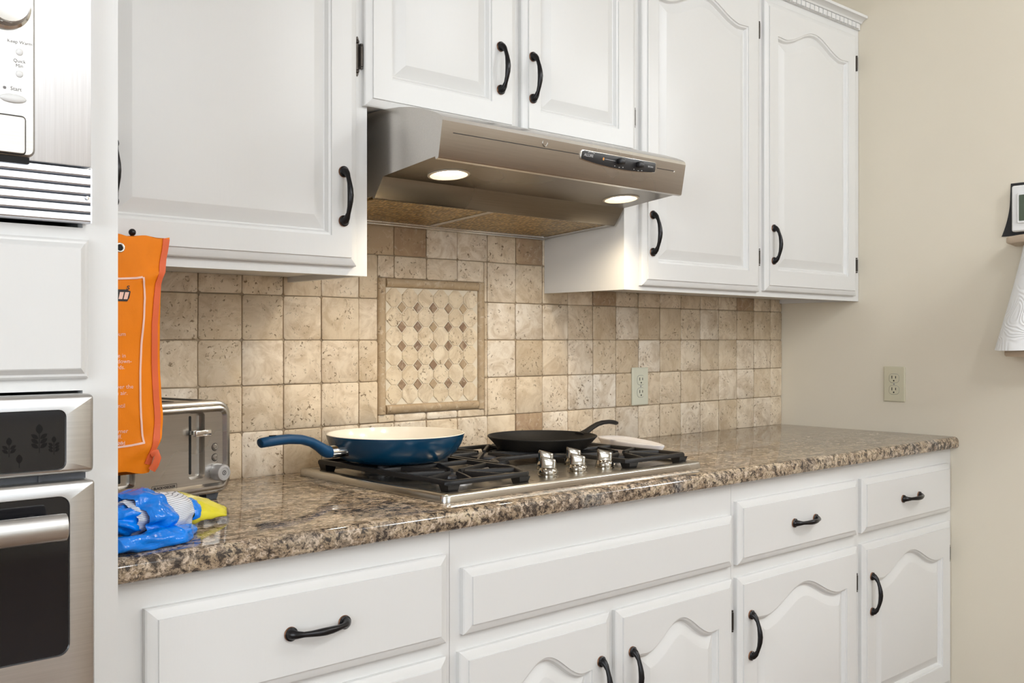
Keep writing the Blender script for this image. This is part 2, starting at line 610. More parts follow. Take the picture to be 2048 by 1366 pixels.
# ------------------------------------------------------------------ tiled backsplash with its framed inset
ZL = [0.9125, 1.0170, 1.1205, 1.2231, 1.3255, 1.4345, 1.5440]
XL = [-2.2526 - 0.1037 * k for k in range(4, 0, -1)] + [-2.2526, -2.1495, -2.0459, -1.9453, -1.8401, -1.7355, -1.634, -1.5313, -1.4266, -1.3227, -1.2194,
      -1.116, -1.0096, -0.907, -0.802, -0.697, -0.5899, -0.486, -0.3833, -0.2792, -0.1769, -0.0736, -0.001]
PX0, PX1, PZ0, PZ1 = -1.7848, -1.4385, 1.0375, 1.3780
BROWN = {(-1.2710, 0): 0.03, (-0.955, 4): 0.05, (-0.228, 4): 0.04, (-1.69, 5): 0.07, (-1.27, 5): 0.10, (-1.79, 5): 0.12}
PALE = {(-1.27, 3): 1.0, (-1.58, 5): 0.97, (-1.48, 5): 0.9, (-1.06, 1): 0.98, (-0.955, 1): 0.95}


def rounded_rect(x0, x1, z0, z1, r, n=3, jit=0.0):
    pts = []
    for cx, cz, a in ((x1 - r, z1 - r, 0), (x0 + r, z1 - r, PI / 2), (x0 + r, z0 + r, PI), (x1 - r, z0 + r, 1.5 * PI)):
        for k in range(n + 1):
            t = a + PI / 2 * k / n
            pts.append((cx + r * math.cos(t), cz + r * math.sin(t)))
    if jit:
        pts = [(x + random.uniform(-jit, jit), z + random.uniform(-jit, jit)) for x, z in pts]
    return pts


mb = MB()
lay = mb.bm.faces.layers.float.new('tint')
mb.mi = 1
mb.box(-2.673, -0.001, -0.004, -0.0005, 0.88, 1.544)
mb.mi = 0
sp = []
for i in range(len(XL) - 1):
    for k in range(6):
        if XL[i] < -2.68:
            continue
        pieces = [(XL[i], XL[i + 1], ZL[k], ZL[k + 1])]
        x0, x1, z0, z1 = pieces[0]
        # leave the inset free: cut tiles round it
        if x1 > PX0 and x0 < PX1 and z1 > PZ0 and z0 < PZ1:
            out = []
            if x0 < PX0: out.append((x0, PX0, z0, z1))
            if x1 > PX1: out.append((PX1, x1, z0, z1))
            xa, xb = max(x0, PX0), min(x1, PX1)
            if z0 < PZ0: out.append((xa, xb, z0, PZ0))
            if z1 > PZ1: out.append((xa, xb, PZ1, z1))
            pieces = out
        for (a, b, c, d) in pieces:
            if b - a < 0.006 or d - c < 0.006:
                continue
            g = 0.0011
            tint = random.uniform(0.2, 0.92)
            for (bx, bk), t in list(BROWN.items()) + list(PALE.items()):
                if a < bx < b and bk == k:
                    tint = t + random.uniform(-0.01, 0.01)
            r = random.uniform(0.003, 0.008)
            r = min(r, (b - a) / 3, (d - c) / 3)
            pts = rounded_rect(max(a + g, -2.672), b - g, c + g, d - g, r, 3, 0.0006)
            cx, cz = (a + b) / 2, (c + d) / 2
            yo = -0.0085 + random.uniform(-0.0012, 0.0008)
            ring = [[(x, -0.003, z) for x, z in pts], [(x, yo + 0.0016, z) for x, z in pts],
                    [(cx + (x - cx) * (1 - 0.0017 / (b - a) * 2), yo, cz + (z - cz) * (1 - 0.0017 / (d - c) * 2)) for x, z in pts]]
            bv, fc = mb.loft(ring, True, False, True)
            sp += [(f, tint) for f in fc]
for f, v in sp:
    f[lay] = v
structure('trim_1', mb, [M['tile'], M['grout']], weld=False, angle=40)

t = thing('mosaic_inset', ((PX0 + PX1) / 2, -0.004, (PZ0 + PZ1) / 2), 'square framed octagon and diamond stone inset set in the tiled backsplash behind the blue pan', 'tile panel')
mb = MB()
mb.box(PX0 + 0.012, PX1 - 0.012, -0.0065, -0.0042, PZ0 + 0.012, PZ1 - 0.012)
mb.build('grout_bed', M['fieldgrout'], t)
rw = 0.0235
fx0, fx1, fz0, fz1 = PX0 + rw, PX1 - rw, PZ0 + rw, PZ1 - rw


def half_round(w, d, n=8):
    return [(-w / 2 + w * (0.5 - 0.5 * math.cos(PI * k / n)), -0.0035 - d * math.sin(PI * k / n) ** 0.7) for k in range(n + 1)]


for (p, q, ax) in (((PX0, PZ0), (PX0, PZ1), 'v'), ((PX1 - rw, PZ0), (PX1 - rw, PZ1), 'v'), ((PX0 + rw, PZ0), (PX1 - rw, PZ0), 'h'), ((PX0 + rw, PZ1 - rw), (PX1 - rw, PZ1 - rw), 'h')):
    mb = MB()
    sec = half_round(rw, 0.012)
    if ax == 'v':
        mb.loft([[(p[0] + rw / 2 + u, v, z) for u, v in sec] for z in (p[1] + 0.0005, q[1] - 0.0005)])
    else:
        mb.loft([[(x, v, p[1] + rw / 2 + u) for u, v in sec] for x in (p[0] + 0.0005, q[0] - 0.0005)])
    lay = mb.bm.faces.layers.float.new('tint')
    tt = random.random()
    for f in mb.bm.faces:
        f[lay] = tt
    mb.build('border_rail', M['rail'], t, angle=50)
px, pz = (fx1 - fx0) / 6.0, (fz1 - fz0) / 6.0
mo, md = MB(), MB()
lo = mo.bm.faces.layers.float.new('tint')
ld = md.bm.faces.layers.float.new('tint')
ch = 0.33


def slab(m, lay, pts, y0, y1, tint):
    cx = sum(p[0] for p in pts) / len(pts); cz = sum(p[1] for p in pts) / len(pts)
    bv, fc = m.loft([[(x, y0, z) for x, z in pts], [(x, y1 + 0.0008, z) for x, z in pts],
                     [(cx + (x - cx) * 0.96, y1, cz + (z - cz) * 0.96) for x, z in pts]], True, False, True)
    for f in fc:
        f[lay] = tint


for i in range(6):
    for j in range(6):
        cx, cz = fx0 + px * (i + 0.5), fz0 + pz * (j + 0.5)
        a, b = px / 2 - 0.0008, pz / 2 - 0.0008
        ca, cb = px * ch, pz * ch
        pts = [(cx - a + ca, cz - b), (cx + a - ca, cz - b), (cx + a, cz - b + cb), (cx + a, cz + b - cb), (cx + a - ca, cz + b), (cx - a + ca, cz + b),
               (cx - a, cz + b - cb), (cx - a, cz - b + cb)]
        slab(mo, lo, pts, -0.005, -0.0085, random.random())
        if i < 5 and j < 5:
            dx, dz = fx0 + px * (i + 1), fz0 + pz * (j + 1)
            r1, r2 = px * 0.265, pz * 0.285
            slab(md, ld, [(dx - r1, dz), (dx, dz - r2), (dx + r1, dz), (dx, dz + r2)], -0.005, -0.0088, random.random() if (i + j) % 3 else random.random() * 0.4)
mo.build('octagon_mosaic_pattern', M['octagon'], t, angle=20, weld=False)
md.build('diamond_mosaic_pattern', M['diamond'], t, angle=20, weld=False)

# ------------------------------------------------------------------ cabinet pieces
UF, BF = -0.3114, -0.63          # face-frame planes of the wall and base cabinets
DT = 0.019                       # door thickness


def offset_loop(pts, d):
    """inward offset of a closed (x, z) loop, counter-clockwise"""
    n = len(pts)
    out = []
    for i in range(n):
        p0, p1, p2 = Vector(pts[i - 1]), Vector(pts[i]), Vector(pts[(i + 1) % n])
        a, b = (p1 - p0), (p2 - p1)
        if a.length < 1e-9: a = b
        if b.length < 1e-9: b = a
        a.normalize(); b.normalize()
        na, nb = Vector((-a.y, a.x)), Vector((-b.y, b.x))
        m = na + nb
        m = m / max(m.dot(na), 0.25) if m.length > 1e-6 else na
        out.append(tuple(p1 + m * d))
    return out


def rect_loop(x0, x1, z0, z1):
    return [(x0, z0), (x1, z0), (x1, z1), (x0, z1)]


def arch_loop(x0, x1, z0, zs, h, w=None):
    """rectangle with a cathedral top: shoulders at zs, crown h above"""
    cx = (x0 + x1) / 2
    w = w or (x1 - x0) * 0.40
    top = []
    N = 36
    for k in range(N + 1):
        x = x1 + (x0 - x1) * k / N
        s = abs(x - cx)
        z = zs
        if s < w:
            z = zs + h * (0.5 + 0.5 * math.cos(PI * s / w))
        z -= 0.002 * max(0, 1 - abs(s - w) / 0.03)
        top.append((x, z))
    return [(x0, z0), (x1, z0)] + top


def at_y(loop, y):
    return [(x, y, z) for x, z in loop]


EDGE = [(0.0, 0.0), (0.0, 0.0095), (0.0022, 0.0118), (0.006, 0.0135), (0.0135, 0.0152), (0.0165, 0.0158), (0.0170, DT)]


def front_mesh(mb, x0, x1, z0, z1, yf, panel=None):
    """door or drawer front with an ogee edge and, if given, a raised panel (loop)"""
    out = rect_loop(x0, x1, z0, z1)
    rings = [at_y(offset_loop(out, d), yf - h) for d, h in EDGE]
    mb.loft(rings, True, True, False)
    inner = offset_loop(out, EDGE[-1][0])
    if panel is None:
        mb.fill([at_y(inner, yf - DT)])
        return mb
    mb.fill([at_y(inner, yf - DT), at_y(panel, yf - DT)])
    P = [(0.0, DT), (0.0006, 0.0160), (0.0055, 0.0148), (0.0080, 0.0105), (0.0100, 0.0068), (0.0125, 0.0060), (0.0380, 0.0160), (0.0400, 0.0164)]
    def inset(d):
        """offset of the panel loop whose shoulder points never run past its corners"""
        lp_ = offset_loop(panel, d)
        if len(panel) > 4:
            a_, b_ = min(p[0] for p in panel) + d, max(p[0] for p in panel) - d
            zc_ = panel[2][1] - d
            lp_ = [(min(max(x, a_), b_), zc_ if (i > 1 and (x >= b_ - 1e-9 or x <= a_ + 1e-9)) else z) for i, (x, z) in enumerate(lp_)]
        return lp_

    prings = [at_y(inset(d), yf - h) for d, h in P]
    mb.loft(prings, True, False, False)
    fl_ = []
    for p in prings[-1]:
        if not fl_ or (Vector(p) - Vector(fl_[-1])).length > 1e-5:
            fl_.append(p)
    mb._add(fl_, [tuple(range(len(fl_)))])
    return mb


def handle_mesh():
    """arched pull along local Z, standing out along local -Y"""
    mb = MB()
    path = [(-0.0500, 0.0), (-0.0500, 0.004), (-0.0485, 0.009), (-0.0440, 0.0145), (-0.0360, 0.0190), (-0.0240, 0.0232), (-0.012, 0.0258), (0, 0.0268)]
    rad = [0.0105, 0.0098, 0.0078, 0.0060, 0.0045, 0.0050, 0.0060, 0.0064]
    path = path + [(-a, b) for a, b in path[-2::-1]]
    rad = rad + rad[-2::-1]
    mb.tube([(0, -b, a) for a, b in path], rad, 14, up=(1, 0, 0))
    for s in (-1, 1):
        mb.mi = 1
        mb.lathe([(0.0, 0.0), (0.0113, 0.0), (0.0116, -0.0014), (0.0108, -0.0026)], (0, 0, s * 0.0500), 24, 'Y')
        mb.mi = 0
        mb.lathe([(0.0108, -0.0026), (0.0112, -0.0045), (0.009, -0.0062), (0.0, -0.0066)], (0, 0, s * 0.0500), 24, 'Y')
    return mb


_h = handle_mesh().build('handle', [M['black'], M['copper']])
HANDLE = _h.data
bpy.data.objects.remove(_h)
mb = MB()
mb.tube([(0, -0.003, -0.021), (0, -0.003, 0.021)], 0.0042, 12)
mb.tube([(0, -0.003, 0.0225), (0, -0.003, 0.026)], 0.0036, 12)
mb.tube([(0, -0.003, -0.026), (0, -0.003, -0.0225)], 0.0036, 12)
mb.box(-0.004, 0.003, -0.002, 0.0, -0.02, 0.02, 0.0005, 1)
_h = mb.build('hinge', M['hinge'])
HINGE = _h.data
bpy.data.objects.remove(_h)


def put(me, name, parent, p, rot=(0, 0, 0)):
    root = parent
    while root.parent is not None:
        root = root.parent
    o = bpy.data.objects.new(name, me)
    o.location = Vector(p) - ORIGIN[root]
    o.rotation_euler = rot
    o.parent = parent
    COL.objects.link(o)
    return o


def frame_with_openings(mb, x0, x1, z0, z1, yf, th, holes):
    loops = [rect_loop(x0, x1, z0, z1)] + [rect_loop(*h) for h in holes]
    mb.fill([at_y(l, yf) for l in loops])
    mb.fill([at_y(l, yf + th) for l in loops])
    for l in loops:
        mb.loft([at_y(l, yf), at_y(l, yf + th)], True, False, False)
    return mb


def wall_cabinet(label, x0, x1, z0, z1, recess):
    t = thing('wall_cabinet', ((x0 + x1) / 2, -0.15, z0), label, 'cabinet', 'white wall cabinets')
    mb = MB()
    b = -0.002 if z0 > 1.6 else -0.0095
    mb.box(x0, x0 + 0.016, UF + 0.019, b, z0, z1)
    mb.box(x1 - 0.016, x1, UF + 0.019, b, z0, z1)
    mb.box(x0 + 0.016, x1 - 0.016, UF + 0.019, b, z0 + recess, z0 + recess + 0.014)
    mb.box(x0 + 0.016, x1 - 0.016, UF + 0.019, b, z1 - 0.016, z1)
    mb.box(x0 + 0.016, x1 - 0.016, b - 0.006, b, z0 + recess, z1 - 0.016)
    mb.build('carcass', M['white'], t)
    return t


UZ1 = 2.28
# left wall cabinet
t = wall_cabinet('white wall cabinet above the toaster with orange pouch hanging off its door', -2.674, -2.0206, 1.3562, UZ1, 0.012)
mb = MB(); frame_with_openings(mb, -2.674, -2.0206, 1.3562, UZ1, UF, 0.019, [(-2.60, -2.09, 1.41, 2.23)])
mb.build('face_frame', M['white'], t)
mb = MB(); front_mesh(mb, -2.6280, -2.0535, 1.3745, 2.262, UF, rect_loop(-2.5590, -2.1175, 1.4343, 2.195))
d = mb.build('door', M['white'], t, angle=13)
put(HANDLE, 'handle', d, (-2.0905, UF - DT, 1.515))
put(HANDLE, 'handle', d, (-2.5568, UF - DT, 1.512))
# ball-ended hook on the bottom rail of the door
HX, HY, HZ_ = -2.5335, UF - DT, 1.398
mb = MB()
mb.tube([(HX - 0.006, HY, 1.366), (HX - 0.006, HY - 0.012, 1.363), (HX - 0.006, HY - 0.022, 1.370), (HX - 0.004, HY - 0.028, 1.385), (HX, HY - 0.031, 1.404)], 0.0028, 10)
mb.sphere((HX, HY - 0.0315, 1.4075), 0.0062)
mb.tube([(HX - 0.006, HY + 0.0005, 1.386), (HX - 0.006, HY - 0.003, 1.386)], 0.012, 16)
mb.tube([(HX - 0.006, HY - 0.002, 1.386), (HX - 0.006, HY - 0.004, 1.366)], 0.003, 10)
mb.build('hook', M['black'], d)
# cabinet over the range hood
t = wall_cabinet('short white two-door wall cabinet above the stainless range hood', -2.0196, -1.2142, 1.712, UZ1, 0.0)
mb = MB(); frame_with_openings(mb, -2.0196, -1.2142, 1.712, UZ1, UF, 0.019, [(-1.97, -1.64, 1.76, 2.23), (-1.57, -1.24, 1.76, 2.23)])
mb.build('face_frame', M['white'], t)
mb = MB(); front_mesh(mb, -2.0335, -1.6106, 1.7105, 2.262, UF, rect_loop(-1.9705, -1.6900, 1.7725, 2.19))
d = mb.build('door', M['white'], t, angle=13)
put(HANDLE, 'handle', d, (-1.6645, UF - DT, 1.853))
h = put(HINGE, 'hinge', d, (-2.0375, UF - 0.001, 1.8125))
mb = MB()
lp = [(-2.0455 + 0.0060 * math.cos(2 * PI * k / 16) * (1 if True else 0), 1.812 + 0.042 * math.sin(2 * PI * k / 16)) for k in range(16)]
mb.loft([at_y(lp, UF), at_y(lp, UF - 0.0016)])
for s in (-1, 1):
    mb.sphere((-2.0455, UF - 0.002, 1.812 + s * 0.031), 0.0042, 12, 8, (1, 0.6, 1))
mb.build('hinge_leaf', M['hinge'], d)
mb = MB(); front_mesh(mb, -1.5905, -1.1815, 1.7105, 2.262, UF, rect_loop(-1.5360, -1.2540, 1.7705, 2.19))
d = mb.build('door', M['white'], t, angle=13)
put(HANDLE, 'handle', d, (-1.5620, UF - DT, 1.849))
put(HINGE, 'hinge', d, (-1.1775, UF - 0.001, 1.8135))
# right wall cabinet
t = wall_cabinet('tall white wall cabinet with two arched doors in the right corner', -1.2132, -0.0015, 1.3562, UZ1 + 0.02, 0.014)
mb = MB(); frame_with_openings(mb, -1.2132, -0.0015, 1.3562, UZ1 + 0.02, UF, 0.019, [(-1.12, -0.645, 1.41, 2.23), (-0.55, -0.07, 1.41, 2.23)])
mb.build('face_frame', M['white'], t)
mb = MB(); front_mesh(mb, -1.1540, -0.6118, 1.3690, 2.262, UF, arch_loop(-1.0960, -0.6758, 1.4310, 2.157, 0.049))
d = mb.build('door', M['white'], t, angle=13)
put(HANDLE, 'handle', d, (-1.1195, UF - DT, 1.509))
put(HINGE, 'hinge', d, (-0.6020, UF - 0.001, 1.475)); put(HINGE, 'hinge', d, (-0.6020, UF - 0.001, 2.166))
mb = MB(); front_mesh(mb, -0.5824, -0.0383, 1.3735, 2.262, UF, arch_loop(-0.5215, -0.1000, 1.4370, 2.160, 0.049))
d = mb.build('door', M['white'], t, angle=13)
put(HANDLE, 'handle', d, (-0.5460, UF - DT, 1.516))
put(HINGE, 'hinge', d, (-0.0200, UF - 0.001, 1.479)); put(HINGE, 'hinge', d, (-0.0200, UF - 0.001, 2.172))
# crown moulding with dentils
mb = MB()
zc = 2.288
prof = [(UF, zc), (UF - 0.008, zc), (UF - 0.008, zc + 0.019), (UF - 0.014, zc + 0.021), (UF - 0.017, zc + 0.026), (UF - 0.026, zc + 0.032), (UF - 0.036, zc + 0.034),
        (UF - 0.036, zc + 0.043), (UF, zc + 0.043)]
mb.prism(prof, 'X', -2.674, -0.003)
mb.build('crown_moulding', M['white'], t, angle=25)
mb = MB()
x = -1.9
while x < -0.025:
    mb.box(x, x + 0.020, UF - 0.0150, UF - 0.0075, zc + 0.001, zc + 0.0178, 0.001, 1)
    x += 0.0262
mb.build('dentil_moulding', M['white'], t, weld=False)

# base cabinets
BZ0, BZ1 = 0.0, 0.8768


def base_cabinet(label, x0, x1):
    t = thing('base_cabinet', ((x0 + x1) / 2, -0.31, 0), label, 'cabinet', 'white base cabinets')
    mb = MB()
    mb.box(x0, x0 + 0.018, BF + 0.019, -0.012, 0.1, BZ1 - 0.001)
    mb.box(x1 - 0.018, x1, BF + 0.019, -0.012, 0.1, BZ1 - 0.001)
    mb.box(x0 + 0.018, x1 - 0.018, BF + 0.019, -0.012, 0.1, 0.118)
    mb.box(x0 + 0.018, x1 - 0.018, -0.02, -0.012, 0.118, 0.80)
    mb.build('carcass', M['white'], t)
    mb = MB().box(x0, x1, BF + 0.075, BF + 0.09, 0.0, 0.1)
    mb.build('toe_kick', M['white'], t)
    return t


HROT = (0, PI / 2, 0)
t = base_cabinet('white base drawer cabinet nearest the ovens, under the blue bag', -2.6735, -2.0545)
mb = MB(); frame_with_openings(mb, -2.6735, -2.0545, 0.1, BZ1, BF, 0.019, [(-2.60, -2.10, 0.69, 0.82), (-2.60, -2.10, 0.42, 0.63), (-2.60, -2.10, 0.14, 0.38)])
mb.build('face_frame', M['white'], t)
for z0, z1 in ((0.6725, 0.8330), (0.410, 0.6480), (0.130, 0.390)):
    mb = MB(); front_mesh(mb, -2.6232, -2.0700, z0, z1, BF)
    d = mb.build('drawer', M['white'], t, angle=13)
    put(HANDLE, 'handle', d, (-2.3425, BF - DT, (z0 + z1) / 2 + 0.002), HROT)
t = base_cabinet('white base cabinet under the gas cooktop with a blank panel over two doors', -2.0535, -1.1865)
mb = MB(); frame_with_openings(mb, -2.0535, -1.1865, 0.1, BZ1, BF, 0.019, [(-2.01, -1.66, 0.15, 0.62), (-1.59, -1.23, 0.15, 0.62)])
mb.build('face_frame', M['white'], t)
mb = MB(); front_mesh(mb, -2.0295, -1.1974, 0.6790, 0.8015, BF)
mb.build('false_drawer_panel', M['white'], t, angle=13)
for (x0, x1, p0, p1, hx, gx) in ((-2.0385, -1.6323, -1.9600, -1.6925, -1.6670, None), (-1.6122, -1.1974, -1.5440, -1.2590, -1.5690, -1.1875)):
    mb = MB(); front_mesh(mb, x0, x1, 0.13, 0.6485, BF, arch_loop(p0, p1, 0.20, 0.5430, 0.053))
    d = mb.build('door', M['white'], t, angle=13)
    put(HANDLE, 'handle', d, (hx, BF - DT, 0.5045))
    if gx:
        put(HINGE, 'hinge', d, (gx, BF - 0.001, 0.5446))
t = base_cabinet('white base cabinet in the right corner, two drawers over two arched doors', -1.1855, -0.0015)
mb = MB(); frame_with_openings(mb, -1.1855, -0.0015, 0.1, BZ1, BF, 0.019, [(-1.15, -0.64, 0.69, 0.82), (-0.55, -0.06, 0.69, 0.82), (-1.15, -0.64, 0.15, 0.62), (-0.55, -0.06, 0.15, 0.62)])
mb.build('face_frame', M['white'], t)
for (x0, x1, hx, p0, p1, dx, gx) in ((-1.1750, -0.6094, -0.8890, -1.1045, -0.6747, -1.1300, -0.5990), (-0.5816, -0.0294, -0.3060, -0.5197, -0.0937, -0.5397, -0.0190)):
    mb = MB(); front_mesh(mb, x0, x1, 0.6785, 0.8315, BF)
    d = mb.build('drawer', M['white'], t, angle=13)
    put(HANDLE, 'handle', d, (hx, BF - DT, 0.7535), HROT)
    mb = MB(); front_mesh(mb, x0, x1, 0.13, 0.6470, BF, arch_loop(p0, p1, 0.20, 0.5415, 0.054))
    d = mb.build('door', M['white'], t, angle=13)
    put(HANDLE, 'handle', d, (dx, BF - DT, 0.503))
    put(HINGE, 'hinge', d, (gx, BF - 0.001, 0.5420))

# ------------------------------------------------------------------ granite worktop
CT = 0.914
mb = MB()
r1 = 0.016
prof = [(-0.0006, CT), (-0.0006, 0.8775), (-0.648, 0.8775)]
prof += [(-0.648 - 0.009 * math.sin(t), 0.8865 - 0.009 * math.cos(t)) for t in [PI / 2 * k / 5 for k in range(1, 6)]]
prof += [(-0.657 + r1 - r1 * math.cos(t), CT - r1 + r1 * math.sin(t)) for t in [PI / 2 * k / 7 for k in range(0, 8)]]
mb.prism(prof, 'X', -2.6735, -0.0012)
o = mb.build('granite_worktop', M['granite'], angle=30)
finish(o, 'glossy brown granite worktop running along the wall under the tiles', 'worktop')

# ------------------------------------------------------------------ oven tower
TF = -0.672
t = thing('oven_cabinet', (-3.2, -0.33, 0), 'tall white cabinet tower at the left edge housing the microwave and wall oven', 'cabinet')
mb = MB()
frame_with_openings(mb, -3.78, -2.6745, 0.0, 2.6, TF, 0.019, [(-3.66, -2.722, 1.375, 2.1), (-3.66, -2.722, 0.35, 1.155)])
mb.build('face_frame', M['white'], t)
mb = MB()
mb.box(-2.6925, -2.6745, TF + 0.019, -0.001, 0, 2.6)
mb.box(-3.78, -3.762, TF + 0.019, -0.001, 0, 2.6)
mb.box(-3.762, -2.6925, TF + 0.019, -0.001, 2.58, 2.6)
mb.box(-3.762, -2.6925, TF + 0.019, -0.001, 1.20, 1.22)
mb.box(-3.762, -2.6925, TF + 0.019, -0.001, 0.28, 0.30)
mb.box(-3.762, -2.6925, -0.012, -0.001, 0.30, 2.58)
mb.build('carcass', M['white'], t)
mb = MB()
x0, x1, z0, z1 = -3.66, -2.7165, 1.1715, 1.3588
out = rect_loop(x0, x1, z0, z1)
mb.loft([at_y(offset_loop(out, a), TF - b) for a, b in ((0, 0), (0, 0.006), (0.003, 0.009), (0.006, 0.0095), (0.0125, 0.0170), (0.014, 0.0180))], True, True, False)
mb.fill([at_y(offset_loop(out, 0.014), TF - 0.018)])
mb.build('blank_panel', M['white'], t, angle=13)

# microwave with its trim kit
t = thing('built_in_microwave', (-3.2, -0.4, 1.379), 'satin steel built-in microwave with slatted lower trim, above the wall oven', 'microwave')
MF = TF - 0.020
mb = MB()
mb.box(-3.70, -2.7175, MF, TF - 0.0008, 1.4545, 2.12, 0.002, 2)
mb.build('trim_panel', M['steelm'], t)
mb = MB()
mb.box(-3.64, -2.74, TF + 0.002, -0.14, 1.39, 2.08)
mb.build('housing', M['greyplastic'], t)
mb = MB()
zz0, zz1 = 1.3800, 1.4530
nl = 6
for k in range(nl):
    a = zz0 + (zz1 - zz0) * k / nl
    b = zz0 + (zz1 - zz0) * (k + 1) / nl
    prof = [(TF - 0.001, a), (MF + 0.002, a + 0.0004), (MF - 0.0010, a + 0.0014), (MF - 0.0020, a + 0.0030), (MF - 0.0018, b - 0.0016), (MF + 0.0005, b - 0.0010), (MF + 0.006, b - 0.0008), (TF - 0.001, b - 0.0006)]
    mb.prism(prof, 'X', -3.70, -2.7190)
mb.box(-2.7190, -2.7170, MF - 0.001, TF - 0.001, zz0, zz1)
mb.build('vent_slat', M['steelm'], t, weld=False, angle=25)
mb = MB()
mb.lathe([(0.0, -0.0015), (0.0022, -0.0012), (0.0028, 0.0)], (-2.7240, MF - 0.0036, 1.4130), 14, 'Y')
mb.build('screw', M['chrome'], t)
mb = MB()
CP0, CP1, CZ0 = -3.02, -2.7905, 1.4575
CPF = MF - 0.008
lp = rounded_rect(CP0, CP1, CZ0, 2.08, 0.010, 4)
mb.loft([at_y(lp, MF - 0.0005), at_y(lp, CPF + 0.003), at_y(offset_loop(lp, 0.003), CPF)])
cpan = mb.build('control_panel', M['panelsteel'], t, angle=35)
mb = MB().box(-3.02, -2.7975, MF - 0.006, MF - 0.0003, 1.4495, 1.4572)
mb.build('dark_gap', M['darkslot'], t)
mb = MB()
lp = rounded_rect(-2.95, -2.8035, 1.4605, 1.5080, 0.004, 3)
mb.loft([at_y(lp, CPF + 0.001), at_y(lp, CPF - 0.0018), at_y(offset_loop(lp, 0.001), CPF - 0.0026)])
mb.build('door_button', M['panelsteel'], cpan)
mb = MB()
lp2 = offset_loop(lp, -0.0013)
mb.loft([at_y(lp2, CPF + 0.001), at_y(lp2, CPF - 0.0004)])
mb.build('button_surround', M['darkslot'], cpan)
mb = MB()
mb.lathe([(0.031, 0.0), (0.031, -0.003), (0.0275, -0.006), (0.0262, -0.016), (0.0245, -0.018), (0.0, -0.0185)], (-2.8275, CPF, 1.6470), 40, 'Y')
mb.build('dial', M['chrome'], cpan)
bx = -2.8100
for (xx, zz) in ((bx, 1.5905), (bx, 1.5625), (bx - 0.0285, 1.5925), (bx - 0.0285, 1.5645)):
    mb = MB().sphere((xx, CPF, zz), 0.0046, 16, 10, (1, 0.5, 1))
    mb.build('push_button', M['whiteplastic'], cpan)
mb = MB().sphere((-2.8175, CPF, 1.5300), 0.0160, 24, 12, (1, 0.25, 0.36))
mb.build('start_button', M['whiteplastic'], cpan)
mb = MB()
P = lambda x, z: (lambda u, v: (x + u, CPF - 0.0004, z + v))
for s, x, z, sz in (('Keep Warm', bx + 0.0005, 1.6010, 0.0060), ('Quick', bx, 1.5770, 0.0060), ('Min', bx, 1.5710, 0.0060), ('Start', -2.8140, 1.5405, 0.0070), ('Time', bx - 0.0285, 1.6035, 0.006), ('Auto', bx + 0.001, 1.6500, 0.0060), ('Menu', bx + 0.001, 1.6440, 0.0060)):
    text_mb(mb, s, sz, P(x, z), 'CENTER')
mb.sphere((-2.8275, CPF, 1.5425), 0.0021, 10, 6, (1, 0.15, 1))
mb.build('printed_lettering', M['greyink'], cpan, angle=180, weld=False)

# wall oven
t = thing('wall_oven', (-3.2, -0.4, 0.36), 'stainless steel built-in wall oven with black glass door, below the blank white panel', 'oven')
OF = TF - 0.038
mb = MB().box(-3.64, -2.735, TF + 0.002, -0.10, 0.37, 1.14)
mb.build('housing', M['greyplastic'], t)


def holed_panel(mb, x0, x1, z0, z1, yb, yf, hole, r, bev=0.006):
    lp = rounded_rect(x0, x1, z0, z1, 0.006, 4)
    hl = rounded_rect(*hole, r, 6)
    i1 = offset_loop(lp, bev * 0.35)
    i2 = offset_loop(lp, bev)
    mb.loft([at_y(lp, yb), at_y(lp, yf + bev), at_y(i1, yf + bev * 0.3), at_y(i2, yf)], True, True, False)
    mb.fill([at_y(i2, yf), at_y(hl, yf)])
    mb.loft([at_y(hl, yf), at_y(offset_loop(hl, 0.001), yf + 0.004)], True, False, False)
    return mb


mb = MB()
hole = (-3.50, -2.7555, 1.0540, 1.1325)
holed_panel(mb, -3.665, -2.7195, 1.0480, 1.1515, TF - 0.001, OF, hole, 0.010)
cp = mb.build('control_panel', M['steelv'], t, angle=40)
mb = MB().box(hole[0] - 0.002, hole[1] + 0.002, OF + 0.0035, OF + 0.008, hole[2] - 0.002, hole[3] + 0.002)
gl = mb.build('display_glass', M['blackgloss'], cp)
mb = MB()
random.seed(11)


def leaf(mb, cx, cz, ang, ln, w):
    """flat leaf outline on the display glass"""
    pts = []
    for k in range(9):
        s = k / 8
        pts.append((s * ln, w * math.sin(PI * s) ** 0.8))
    for k in range(7, 0, -1):
        s = k / 8
        pts.append((s * ln, -w * math.sin(PI * s) ** 0.8))
    c, sn = math.cos(ang), math.sin(ang)
    mb._add([(cx + u * c - v * sn, OF + 0.0033, cz + u * sn + v * c) for u, v in pts], [tuple(range(len(pts)))])


for (x, z, s, n) in ((-2.7880, 1.0840, 1.0, 3), (-2.7700, 1.0780, 0.65, 3), (-2.8120, 1.0660, 0.9, 0), (-2.8240, 1.0800, 0.8, 2)):
    leaf(mb, x, z + 0.006 * n * s, PI / 2, 0.013 * s, 0.0042 * s)
    for k in range(n):
        for sd in (-1, 1):
            leaf(mb, x + sd * 0.0012, z + 0.006 * s * k, PI / 2 - sd * 0.95, 0.0105 * s, 0.0026 * s)
    mb._add([(x + u, OF + 0.0033, z + v) for u, v in ((-0.0003, -0.006 * s), (0.0003, -0.006 * s), (0.0003, 0.006 * n * s), (-0.0003, 0.006 * n * s))], [(0, 1, 2, 3)])
mb.build('leaf_shape', M['darkleaf'], gl, angle=180, weld=False)  # leaf outlines a little darker than the glass
mb = MB()
mb.box(-3.64, -2.7245, TF - 0.018, TF - 0.001, 1.0385, 1.0485)
